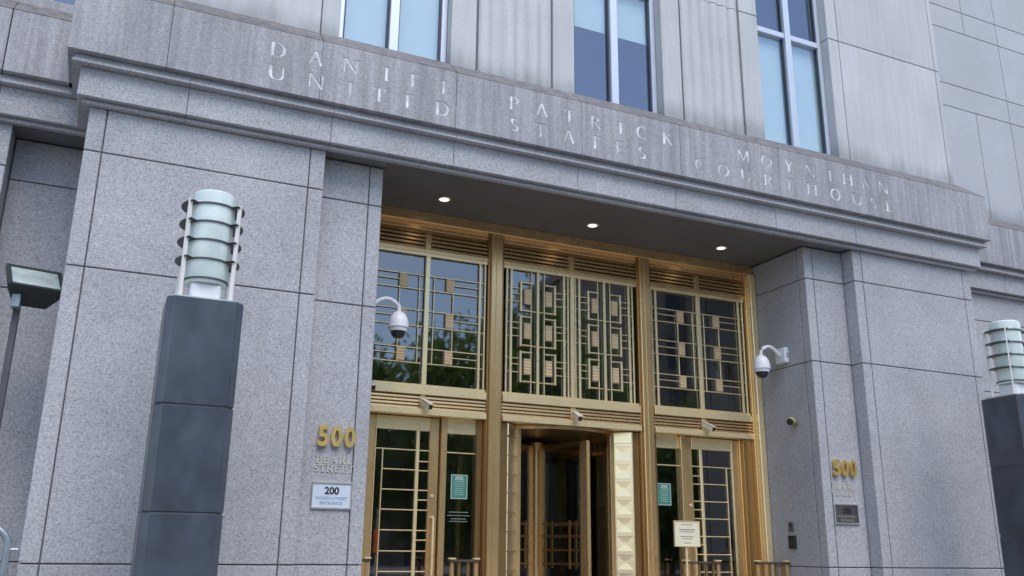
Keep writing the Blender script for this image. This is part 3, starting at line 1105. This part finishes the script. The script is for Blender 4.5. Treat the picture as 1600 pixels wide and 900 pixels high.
# white lettering on the glass under the notice: lines too small to read
m = MB()
for k, (ww, z) in enumerate(((.26, 1.47), (.30, 1.43), (.20, 1.39), (.24, 1.36))):
    m.box(-1.545 - ww / 2, -1.545 + ww / 2, YD + .0165, YD + .0185, z - .004, z + .004)
o = m.build('glass_lettering', 'glassprint')
tag(o, 'small pale lines of lettering on the sidelight glass under the green notice', 'lettering')

# ---- revolving door
RC = (0.0, 2.50)
RR = 1.02
rv = empty('revolving_door', (0, 2.5, 0), CH)
m = MB()
m.lathe([(0.075, 0.02), (0.075, 2.42), (0.10, 2.42), (0.10, 2.50), (0.0, 2.50)], (0, 2.5, 0), 20)
m.build('centre_shaft', 'bronze', rv, True)
def wing_leaf(ang):
    mt = Matrix.Translation((0, 2.5, 0)) @ Matrix.Rotation(R(ang), 4, 'Z')
    m = MB()
    m.box(.08, .16, -.022, .022, .03, 2.46, mt)
    m.box(RR - .13, RR, -.03, .03, .03, 2.46, mt)
    m.build('wing_stiles', 'bronze', rv)
    for za, zb in ((2.40, 2.46), (.03, .28)):
        m = MB()
        m.box(.16, RR - .13, -.022, .022, za, zb, mt)
        m.build('wing_rail', 'bronze_dark', rv)  # darker bronze paints in the shade beneath the drum ceiling
    m = MB()
    m.box(.16, RR - .13, -.004, .004, .28, 2.40, mt)
    m.build('pane', 'glass', rv)
    m = MB()
    for sy in (-1, 1):
        m.box(.24, .27, sy * .06 - .01, sy * .06 + .01, .80, 1.42, mt)
        m.box(.70, .73, sy * .06 - .01, sy * .06 + .01, .80, 1.42, mt)
        for z in (.86, 1.04, 1.22, 1.38):
            m.box(.18, RR - .15, sy * .05 - .008, sy * .05 + .008, z - .012, z + .012, mt)
    m.build('push_bar', 'bronze_dark', rv)  # dimmed the same way, interior shade put into the colour
for a in (-73, 17, 107, 197):
    wing_leaf(a)
for s in (0, 1):
    a0 = R(-42) + math.pi * s
    a1 = R(42) + math.pi * s
    m = MB()
    m.lathe([(1.10, .25), (1.10, 2.40), (1.115, 2.40), (1.115, .25)], (0, 2.5, 0), 16, a0, a1)
    m.build('drum_glass', 'glass', rv, True)
    m = MB()
    m.lathe([(1.07, 0.02), (1.07, .25), (1.14, .25), (1.14, 0.02)], (0, 2.5, 0), 16, a0, a1)
    m.build('drum_rail', 'bronze', rv, True)
    m = MB()
    m.lathe([(1.07, 2.40), (1.07, 2.555), (1.14, 2.555), (1.14, 2.40)], (0, 2.5, 0), 16, a0, a1)
    m.build('drum_rail', 'bronze', rv, True)
    for aa in (R(-43), R(-10), R(22), R(43)):
        an = aa + math.pi * s
        m = MB()
        cx, cy = RC[0] + 1.105 * math.cos(an), RC[1] + 1.105 * math.sin(an)
        mt = Matrix.Translation((cx, cy, 0)) @ Matrix.Rotation(an, 4, 'Z')
        m.box(-.045, .045, -.03, .03, .0, 2.60, mt)
        m.build('drum_post', 'bronze', rv)
m = MB()
m.lathe([(0, 2.56), (1.16, 2.56), (1.16, 2.605), (0, 2.605)], (0, 2.5, 0), 40)
m.build('drum_ceiling', 'bronze_dark', rv)
# splayed jambs of square coffers
for s in (-1, 1):
    sj = empty('splayed_jamb', (s * .83, 1.5, 0), CH)
    p0, p1 = Vector((s * .935, 1.43)), Vector((s * .735, 1.60))
    d = (p1 - p0)
    Ls = d.length
    d.normalize()
    nrm = Vector((d.y, -d.x))
    if nrm.y > 0:
        nrm = -nrm
    def plate(name, u0, u1, z0, z1, off, th, mat, taper=0.0):
        m = MB()
        q = []
        f0 = [(u0, z0), (u1, z0), (u1, z1), (u0, z1)]
        t_ = taper
        f1 = [(u0 + t_, z0 + t_), (u1 - t_, z0 + t_), (u1 - t_, z1 - t_), (u0 + t_, z1 - t_)]
        va = [m.bm.verts.new((p0.x + d.x * u + nrm.x * off, p0.y + d.y * u + nrm.y * off, z)) for u, z in f0]
        vb_ = [m.bm.verts.new((p0.x + d.x * u + nrm.x * (off + th), p0.y + d.y * u + nrm.y * (off + th), z)) for u, z in f1]
        for i in range(4):
            m.bm.faces.new((va[i], va[(i + 1) % 4], vb_[(i + 1) % 4], vb_[i]))
        m.bm.faces.new(va[::-1])
        m.bm.faces.new(vb_)
        return m.build(name, mat, sj)
    def coffer_ring(u0, u1, z0, z1):
        m = MB()
        L_ = []
        for ins, off in ((0, .001), (.003, .012), (.016, .012), (.019, .007), (.095, .0035)):
            L_.append([m.bm.verts.new((p0.x + d.x * u + nrm.x * off, p0.y + d.y * u + nrm.y * off, z)) for u, z in
                       ((u0 + ins, z0 + ins), (u1 - ins, z0 + ins), (u1 - ins, z1 - ins), (u0 + ins, z1 - ins))])
        for A_, B_ in zip(L_, L_[1:]):
            for i in range(4):
                m.bm.faces.new((A_[i], A_[(i + 1) % 4], B_[(i + 1) % 4], B_[i]))
        m.bm.faces.new(L_[0][::-1])
        m.bm.faces.new(L_[-1])
        m.build('coffer', 'coffer', sj)
    plate('jamb_back', 0, Ls, 0, 2.60, -.04, .04, 'coffer')
    zz = 2.43
    plate('jamb_cap', .004, Ls - .004, 2.445, 2.60, .001, .012, 'coffer', .004)
    while zz > 0.05:
        hgt = .232
        zb = max(zz - hgt, 0.01)
        coffer_ring(.004, Ls - .004, zb, zz - .006)
        zz -= .236
    a, b = (s * .935, s * 1.04) if s > 0 else (s * 1.04, s * .935)
    box('return_face', a, b, 1.43, 1.56, 0, 2.60, 'bronze_dark', sj)
    a, b = (s * .672, s * .733) if s > 0 else (s * .733, s * .672)
    box('throat_post', a, b, 1.575, 1.64, 0, 2.60, 'bronze', sj)

# ================================================================== things fixed to the building
def numerals(x0, x1, label):
    n = empty('house_number', ((x0 + x1) / 2, YR, 2.03))
    tag(n, label, 'house number')
    wd = (x1 - x0)
    cw = wd * 0.29
    for i, ch in enumerate('500'):
        x = x0 + i * (wd - cw) / 2
        put_text('numeral', ch, x, YR - .014, 2.03, cw, .215, .035, 'gold', n, bold=.032)
    m = MB()
    for i in range(3):
        x = x0 + i * (wd - cw) / 2 + cw / 2
        for z in (2.07, 2.21):
            m.tube([(x, YR + .002, z), (x, YR - .016, z)], .006, 6)
    m.build('mounting_pin', 'oldbronze', n)
numerals(-3.645, -3.25, 'gold numerals 500 standing off the granite above the white plaque')
numerals(3.275, 3.68, 'gold numerals 500 standing off the granite above the grey plaque')

def street_name(xc, label):
    n = empty('street_name', (xc, YR, 1.77))
    tag(n, label, 'lettering')
    for word, z in (('PEARL', 1.862), ('STREET', 1.775)):
        h = .072
        adv = []
        x = 0
        for ch in word:
            pre = .20 if ch in 'IDNELPRKHU' else (.36 if ch in 'TY' else .05)
            x += pre * h
            adv.append(x)
            x += (GL[ch][0] + (.36 if ch in 'TY' else 0.12) + .20) * h
        for ch, a in zip(word, adv):
            m = MB()
            glyph(m, ch, xc - x / 2 + a, z, h, YR - .007, YR + .001)
            m.build('letter', 'streetbrass', n)
street_name(-3.44, 'small bronze capitals PEARL STREET between gold numerals and white plaque')
street_name(3.45, 'small bronze capitals PEARL STREET between gold numerals and grey plaque')

def plaque(x0, x1, z0, z1, face, ink, small, label):
    n = empty('plaque', ((x0 + x1) / 2, YR, z0))
    tag(n, label, 'plaque')
    box('panel', x0, x1, YR - .012, YR - .001, z0, z1, face, n, 0.002)
    box('frame_bar', x0 - .008, x1 + .008, YR - .022, YR - .001, z1 - .012, z1 + .010, 'steel', n)
    box('frame_bar', x0 - .008, x1 + .008, YR - .022, YR - .001, z0 - .010, z0 + .012, 'steel', n)
    box('frame_bar', x0 - .008, x0 + .004, YR - .020, YR - .001, z0 + .012, z1 - .012, 'steel', n)
    box('frame_bar', x1 - .004, x1 + .008, YR - .020, YR - .001, z0 + .012, z1 - .012, 'steel', n)
    c = (x0 + x1) / 2
    put_text('numerals', '200', c - .075, YR - .0125, z1 - .118, .15, .076, .002, ink, n, bold=.03)
    put_text('lettering', 'WORTH STREET', c - .165, YR - .0125, z1 - .170, .33, .030, .0015, small, n, bold=.02)
    put_text('lettering', 'ENTRANCE', c - .115, YR - .0125, z1 - .218, .23, .030, .0015, small, n, bold=.02)
plaque(-3.655, -3.255, 1.412, 1.668, 'plaque', 'ink', 'blueink', 'white framed plaque reading 200 Worth Street Entrance on the granite')
plaque(3.262, 3.665, 1.412, 1.660, 'plaque_grey', 'ink', 'greyink', 'grey tarnished plaque reading 200 on the granite near the intercom')

def dome_camera(s, label):
    """arm from a box on the jamb, dome hanging from its end"""
    y = .74
    xw = s * XA
    d = -s                                            # out of the wall
    n = empty('dome_camera', (xw, y, 3.6))
    tag(n, label, 'security camera', 'dome cameras on the entrance jambs')
    m = MB()
    m.box(min(xw, xw + d * .085), max(xw, xw + d * .085), y - .105, y + .105, 3.63, 3.85)
    m.build('mount_box', 'white', n, bev=.012)
    m = MB()
    for z in (3.715, 3.755):
        m.box(min(xw + d * .02, xw + d * .045), max(xw + d * .02, xw + d * .045), y - .107, y - .1045, z - .01, z + .01)
    m.build('cable_port', 'black', n)
    P = []
    for k in range(13):
        t = k / 12
        a = math.pi * t
        P.append((xw + d * (.08 + .34 * t), y, 3.74 + .13 * math.sin(a * .82) - .03 * t))
    P.append((xw + d * .425, y, 3.69))
    m = MB()
    m.tube(P, .026, 10)
    m.build('arm', 'white', n, True)
    c = (xw + d * .425, y, 0)
    m = MB()
    m.lathe([(0, 3.715), (.035, 3.712), (.07, 3.69), (.10, 3.645), (.118, 3.585), (.120, 3.53), (.124, 3.528), (.124, 3.515), (.112, 3.512), (.105, 3.47), (.09, 3.468), (0, 3.468)], c, 24)
    m.build('housing', 'white', n, True)
    m = MB()
    m.lathe([(.086, 3.467), (.082, 3.44), (.066, 3.41), (.04, 3.392), (0, 3.386)], c, 24)
    m.build('dome', 'smoke', n, True)
dome_camera(-1, 'white dome camera on a curved arm beside the numerals above the white plaque')
dome_camera(1, 'white dome camera on a curved arm from a white box above the yellowed fitting')

def box_camera(x, z, y, ry, label, mat='cream'):
    n = empty('box_camera', (x, y, z))
    tag(n, label, 'security camera', 'small box cameras on the bronze screen')
    box('bracket', x - .012, x + .012, y - .02, y + .06, z + .03, z + .06, mat, n, .002)
    mt = Matrix.Translation((x, y - .06, z)) @ Matrix.Rotation(R(ry), 4, 'Z') @ Matrix.Rotation(R(28), 4, 'X')
    m = MB()
    m.box(-.034, .034, -.12, .08, -.034, .034, mt)
    m.build('housing', mat, n, bev=.006)
    m = MB()
    m.box(-.040, .040, -.135, .06, .0345, .040, mt)
    m.build('sunshield', mat, n)
    m = MB()
    m.box(-.026, .026, -.1225, -.1205, -.026, .026, mt)
    m.build('lens_window', 'black', n)
box_camera(-2.10, 2.745, 1.36, 18, 'small cream camera over the door beside the white plaque')
box_camera(0.0, 2.745, 1.36, 0, 'small cream camera over the revolving door')
box_camera(2.10, 2.745, 1.36, 18, 'small cream camera over the door behind the cream sign')
box_camera(-2.80, 2.91, 1.30, -10, 'small cream camera in the corner against the jamb near the white plaque')

# round downlights in the soffit
for x, lb in ((-2.13, 'lit round downlight in the soffit over the door near the white plaque'),
              (0.0, 'lit round downlight in the soffit over the revolving door'),
              (2.12, 'lit round downlight in the soffit over the door near the grey plaque')):
    n = empty('downlight', (x, .79, 5.25))
    tag(n, lb, 'downlight', 'downlights in the entrance soffit')
    m = MB()
    m.lathe([(.062, 5.2495), (.092, 5.2495), (.094, 5.244), (.085, 5.238), (.062, 5.241)], (x, .79, 0), 28)
    m.build('trim_ring', 'steel', n, True)
    m = MB()
    m.lathe([(0, 5.2415), (.05, 5.2415), (.0615, 5.2425), (.0615, 5.249), (0, 5.249)], (x, .79, 0), 28)
    m.build('lens', 'lens', n, True)

# small yellowed fitting, intercom and card plate on the jamb
n = empty('wall_fitting', (XA, .63, 2.76))
tag(n, 'small yellowed round spotlight fitting on the granite jamb below the dome camera', 'spotlight')
m = MB()
m.tube([(XA, .63, 2.78), (XA - .03, .63, 2.78)], .062, 18)
m.build('back_plate', 'oldbronze', n)
m = MB()
m.tube([(XA - .03, .63, 2.78), (XA - .09, .60, 2.79), (XA - .13, .575, 2.775)], [.05, .058, .05], 16)
m.build('housing', 'yellowed', n, True)
m = MB()
m.tube([(XA - .128, .576, 2.775), (XA - .145, .566, 2.768)], [.043, .046], 16)
m.build('lens', 'black', n)
n = empty('intercom', (XA, .84, 1.09))
tag(n, 'black intercom box on the granite jamb', 'intercom')
m = MB()
m.box(XA - .035, XA, .775, .905, 1.09, 1.265)
m.build('housing', 'black', n, bev=.006)
m = MB()
for z in (1.14, 1.16, 1.18, 1.20):
    m.box(XA - .0375, XA - .0352, .80, .88, z - .004, z + .004)
m.build('speaker_slot', 'darksteel', n)
n = empty('button_plate', (XA, .86, 1.31))
tag(n, 'small grey metal button plate on the jamb above the black intercom', 'plate')
m = MB()
m.box(XA - .012, XA, .815, .905, 1.315, 1.445)
m.build('plate', 'plaque_grey', n, bev=.003)
m = MB()
m.tube([(XA - .010, .86, 1.40), (XA - .022, .86, 1.40)], .018, 12)
m.build('button', 'black', n)

# ================================================================== pylon lights
def pylon(x, y, label):
    n = empty('light_pylon', (x, y, 0))
    tag(n, label, 'pylon light', 'dark granite light pylons before the entrance')
    hw, ch = .305, .055
    prof = [(-hw + ch, -hw), (hw - ch, -hw), (hw, -hw + ch), (hw, hw - ch), (hw - ch, hw), (-hw + ch, hw), (-hw, hw - ch), (-hw, -hw + ch)]
    for z0, z1 in ((0, 1.262), (1.27, 2.095), (2.103, 2.985)):
        m = MB()
        m.prism_z([(x + a, y + b) for a, b in prof], z0, z1)
        m.build('shaft_stone', 'slate', n, bev=.008)
    m = MB()
    m.prism_z([(x + a * .96, y + b * .96) for a, b in prof], 0.01, 2.98)
    m.build('shaft_core', 'mortar', n)
    m = MB()
    m.prism_z([(x + a * .86, y + b * .86) for a, b in prof], 2.985, 3.005)
    m.build('cap_plate', 'steel', n)
    # lamp
    m = MB()
    m.box(x - .125, x + .125, y - .125, y + .125, 3.005, 3.17)
    m.build('lamp_base', 'white', n, bev=.02)
    m = MB()
    m.lathe([(0.0, 3.17), (.17, 3.17), (.175, 3.18), (.188, 3.95), (.186, 3.985), (.17, 4.0), (0, 4.0)], (x, y, 0), 40)
    m.build('glass_cylinder', 'frost', n, True)
    for i, z in enumerate((3.20, 3.37, 3.54, 3.705, 3.87)):
        m = MB()
        rr = .176 + (z - 3.18) * .0155
        m.lathe([(rr - .01, z - .007), (rr + .012, z - .007), (rr + .012, z + .007), (rr - .01, z + .007)], (x, y, 0), 40)
        m.build('ring', 'darksteel', n, True)
        if i:
            for aa in (0, math.pi):
                m = MB()
                m.lathe([(rr + .013, z - .005), (.268, z - .005), (.268, z + .005), (rr + .013, z + .005), (rr + .013, z - .005)], (x, y, 0), 20, aa + R(-45), aa + R(45))
                m.build('disc_fin', 'darksteel', n)
    for sx in (-1, 1):
        for sy in (-1, 1):
            m = MB()
            mt = Matrix.Translation((x + sx * .205, y + sy * .155, 0)) @ Matrix.Rotation(R(sx * sy * 36), 4, 'Z')
            m.box(-.017, .017, -.008, .008, 3.0055, 3.89, mt)
            m.build('bracket', 'bracket', n)
pylon(-5.03, -1.30, 'dark granite pylon with ringed frosted glass lamp near the dark green floodlight')
pylon(5.05, -1.30, 'dark granite pylon with ringed frosted glass lamp beyond the grey plaque')

# ================================================================== floodlight on a post
n = empty('floodlight', (-6.55, .25, 0))
tag(n, 'dark green box floodlight on a slim grey post in the recess', 'floodlight')
box('post', -6.585, -6.525, .22, .28, 0, 3.20, 'darkpost', n, .006)
box('knuckle', -6.60, -6.525, .10, .24, 3.14, 3.33, 'galv', n, .008)
mt = Matrix.Translation((-6.44, .22, 3.44)) @ Matrix.Rotation(R(14), 4, 'Z') @ Matrix.Rotation(R(40), 4, 'X')
m = MB()
q0 = [(-.14, -.10), (.14, -.10), (.14, .12), (-.14, .12)]
q1 = [(-.235, -.20), (.235, -.20), (.235, .20), (-.235, .20)]
va = [m.bm.verts.new(mt @ Vector((a, b, -.24))) for a, b in q0]
vm = [m.bm.verts.new(mt @ Vector((a, b, -.04))) for a, b in q1]
vt = [m.bm.verts.new(mt @ Vector((a, b, .02))) for a, b in q1]
for lo, hi in ((va, vm), (vm, vt)):
    for i in range(4):
        m.bm.faces.new((lo[i], lo[(i + 1) % 4], hi[(i + 1) % 4], hi[i]))
m.bm.faces.new(va[::-1])
m.bm.faces.new(vt)
m.build('housing', 'flood', n, bev=.008)
m = MB()
m.box(-.205, .205, -.17, .17, .0205, .028, mt)
m.build('lens', 'floodglass', n)
m = MB()
for a, b, c_, d_ in ((-.245, .245, -.21, -.172), (-.245, .245, .172, .21), (-.245, -.207, -.172, .172), (.207, .245, -.172, .172)):
    m.box(a, b, c_, d_, -.01, .036, mt)
m.build('lens_frame', 'flood', n)

# ================================================================== crowd barrier
n = empty('crowd_barrier', (-7.1, -3.0, 0))
tag(n, 'grey tubular steel crowd barrier standing before the wing wall', 'barrier')
bx0, bx1, by = -8.25, -6.10, -3.0
P = [(bx1, by, .12), (bx1, by, 1.0)]
for k in range(1, 7):
    a = R(15 * k)
    P.append((bx1 - .11 + .11 * math.cos(a), by, 1.0 + .11 * math.sin(a)))
P.append((bx0 + .11, by, 1.11))
for k in range(1, 7):
    a = R(90 + 15 * k)
    P.append((bx0 + .11 + .11 * math.cos(a), by, 1.0 + .11 * math.sin(a)))
P += [(bx0, by, .12)]
m = MB()
m.tube(P, .021, 10)
m.build('frame', 'galv', n, True)
m = MB()
m.tube([(bx0, by, .25), (bx1, by, .25)], .018, 10)
m.build('bottom_rail', 'galv', n, True)
k = bx0 + .12
while k < bx1 - .05:
    m = MB()
    m.tube([(k, by, .25), (k, by, 1.11)], .008, 8)
    m.build('bar', 'galv', n, True)
    k += .125
for xx in (bx0 + .25, bx1 - .25):
    m = MB()
    m.tube([(xx, by - .32, .012), (xx, by, .16), (xx, by + .32, .012)], .018, 8)
    m.tube([(xx, by, .12), (xx, by, .25)], .018, 8)
    m.build('foot', 'galv', n)
m = MB()
m.tube([(bx1, by, .985), (bx1 + .055, by, .985), (bx1 + .055, by, .94)], .010, 8)
m.build('coupling_hook', 'galv', n)

# ================================================================== bronze guard rails before the doors
def rail(x0, x1, label, y=.95):
    n = empty('guard_rail', ((x0 + x1) / 2, y, 0))
    tag(n, label, 'railing', 'low guard rails before the doors')
    box('top_rail', x0, x1, y - .035, y + .035, .885, .915, 'wood', n, .006)
    for x in (x0 + .03, x1 - .03):
        box('post', x - .02, x + .02, y - .02, y + .02, 0, .884, 'bronze', n, .003)
        box('post_cap', x - .038, x + .038, y - .04, y + .04, .9155, .935, 'brass', n, .005)
    box('bottom_rail', x0 + .051, x1 - .051, y - .015, y + .015, .10, .13, 'bronze', n, .003)
    x = x0 + .12
    while x < x1 - .08:
        box('baluster', x - .014, x + .014, y - .014, y + .014, .131, .884, 'bronze_dark', n, .002)
        x += .11
rail(-3.07, -2.80, 'short bronze guard rail against the jamb near the white plaque')
rail(-1.86, -1.50, 'short bronze guard rail before the sidelight with three balusters')
rail(1.37, 1.93, 'bronze guard rail beside the cream sign')
rail(2.52, 3.075, 'bronze guard rail below the black intercom')

# ================================================================== sign on a stand
n = empty('stand_sign', (.97, .30, 0))
tag(n, 'cream notice board on a slim pole stand before the door', 'sign')
box('board', .79, 1.145, .285, .30, 1.10, 1.385, 'boardcream', n, .002)
m = MB()
for a, b, c_, d_ in ((.782, 1.153, 1.385, 1.395), (.782, 1.153, 1.090, 1.10), (.782, .79, 1.10, 1.385), (1.145, 1.153, 1.10, 1.385)):
    m.box(a, b, .280, .305, c_, d_)
m.build('board_frame', 'brass', n)
m = MB()
for ww, z, hh in ((.17, 1.35, .008), (.23, 1.29, .012), (.21, 1.265, .008), (.20, 1.21, .008), (.14, 1.185, .008), (.10, 1.135, .008)):
    m.box(.968 - ww / 2, .968 + ww / 2, .2835, .2848, z - hh / 2, z + hh / 2)
m.build('printed_lines', 'greyink', n)
m = MB()
m.tube([(.965, .312, .03), (.965, .312, 1.25)], .014, 12)
m.build('pole', 'brass', n, True)
m = MB()
m.lathe([(0, 0), (.16, 0), (.16, .012), (.05, .03), (0, .03)], (.965, .312, 0), 28)
m.build('base', 'brass', n, True)

# orange sleeved post added inside the door in place of an orange reflection
n = empty('reflection_stand_in', (-2.43, 1.9, .02))
tag(n, 'added slim grey post whose orange sleeve stands in for a reflection in the door glass', 'post')
m = MB()
m.tube([(-2.475, 1.86, .02), (-2.475, 1.86, 1.50)], .014, 10)
m.build('pole', 'steel', n, True)
m = MB()
m.tube([(-2.475, 1.86, .96), (-2.475, 1.86, .975), (-2.475, 1.86, 1.235), (-2.475, 1.86, 1.25)], [.025, .042, .042, .025], 14)
m.build('sleeve', 'orange', n, True)
m = MB()
m.lathe([(0, .021), (.15, .021), (.15, .03), (.03, .05), (0, .05)], (-2.475, 1.86, 0), 20)
m.build('base', 'black', n)

# ================================================================== across the plaza (mirrored in the glass)
def tree(x, y, h, rad, seed, label, leafmesh=[None]):
    rnd = random.Random(seed)
    n = empty('street_tree', (x, y, 0))
    tag(n, label, 'tree', 'trees across the plaza')
    m = MB()
    m.tube([(x, y, 0), (x + .05, y, h * .2), (x - .05, y + .05, h * .42), (x, y, h * .75)], [.22, .17, .13, .05], 10)
    for k in range(8):
        a = rnd.uniform(0, 6.28)
        z = h * rnd.uniform(.28, .6)
        l_ = rad * rnd.uniform(.5, .9)
        m.tube([(x, y, z), (x + math.cos(a) * l_ * .5, y + math.sin(a) * l_ * .5, z + l_ * .35), (x + math.cos(a) * l_, y + math.sin(a) * l_, z + l_ * .8)], [.08, .05, .02], 6)
    m.build('trunk', 'bark', n, True)
    V, F = [], []
    for c in range(130):
        a = rnd.uniform(0, 6.28)
        t = rnd.uniform(-1, 1)
        rr = rad * rnd.uniform(.35, 1.0) * math.sqrt(max(0.05, 1 - t * t * .8))
        c0 = Vector((x + math.cos(a) * rr, y + math.sin(a) * rr, h * .56 + t * h * .43))
        cr_ = rad * rnd.uniform(.2, .34)
        for k in range(85):
            p = c0 + Vector((rnd.gauss(0, 1), rnd.gauss(0, 1), rnd.gauss(0, .8))) * cr_ * .55
            q = Euler((rnd.uniform(0, 6.3), rnd.uniform(0, 6.3), rnd.uniform(0, 6.3))).to_matrix()
            s_ = rnd.uniform(.14, .24)
            i = len(V)
            for u, v in ((-1, 0), (0, -.55), (1, 0), (0, .55)):
                V.append(p + q @ Vector((u * s_, v * s_, 0)))
            F.append((i, i + 1, i + 2, i + 3))
    me = bpy.data.meshes.new('crown')
    me.from_pydata([tuple(v - n.location) for v in V], [], F)
    link('crown', me, 'leaf', n)
TREES = ((-9, -29, 8.0, 3.6, 'small leafy street tree across the plaza opposite the dark green floodlight'),
         (-3, -27, 9.0, 4.0, 'leafy street tree across the plaza opposite the white plaque'),
         (3.5, -30, 10.0, 4.4, 'broad leafy street tree across the plaza opposite the numerals'),
         (9.5, -27, 10.5, 4.2, 'leafy street tree across the plaza opposite the hinged doors'),
         (15.0, -30, 13.5, 4.6, 'tall leafy street tree across the plaza opposite the revolving door'),
         (21.5, -28, 8.0, 3.6, 'rounded leafy street tree across the plaza beside the brown building'),
         (28.0, -26, 8.0, 3.6, 'leafy street tree before the brown building across the plaza'),
         (34.5, -27, 9.0, 3.8, 'leafy street tree before the dark building across the plaza'))
for i, (tx, ty, th, tr, lb) in enumerate(TREES):
    tree(tx, ty, th, tr, 11 + i, lb)

def far_building(x0, x1, y0, y1, h, mat, label):
    n = empty('far_building', ((x0 + x1) / 2, y1, 0))
    tag(n, label, 'building')
    m = MB()
    m.box(x0, x1, y0, y1, 0, h)
    m.build('wall', mat, n)
    m = MB()
    m.box(x0 - .4, x1 + .4, y0 - .4, y1 + .4, h, h + .8)
    m.build('cornice', mat, n)
    x = x0 + 1.0
    while x < x1 - .4:
        box('pilaster', x - .45, x + .45, y1 + .001, y1 + .5, 0, h - .01, mat, n, .02)
        x += 2.6
    z = 3.2
    while z < h - 2.5:
        x = x0 + 2.3
        while x < x1 - 1.0:
            box('window', x - .6, x + .6, y1 + .002, y1 + .06, z, z + 2.2, 'farglass', n, .0)
            x += 2.6
        z += 3.6
far_building(29.5, 37.5, -62, -42, 24, 'brownstone', 'brown stone building with vertical pilasters across the plaza')
far_building(39, 70, -66, -44, 26, 'darkstone', 'dark office building across the plaza next to the brown one')
far_building(-40, 28, -75, -55, 9, 'brownstone', 'long low brown building added behind the trees to close the mirrored horizon')  # unseen block added to hide the bright horizon in the glass reflections
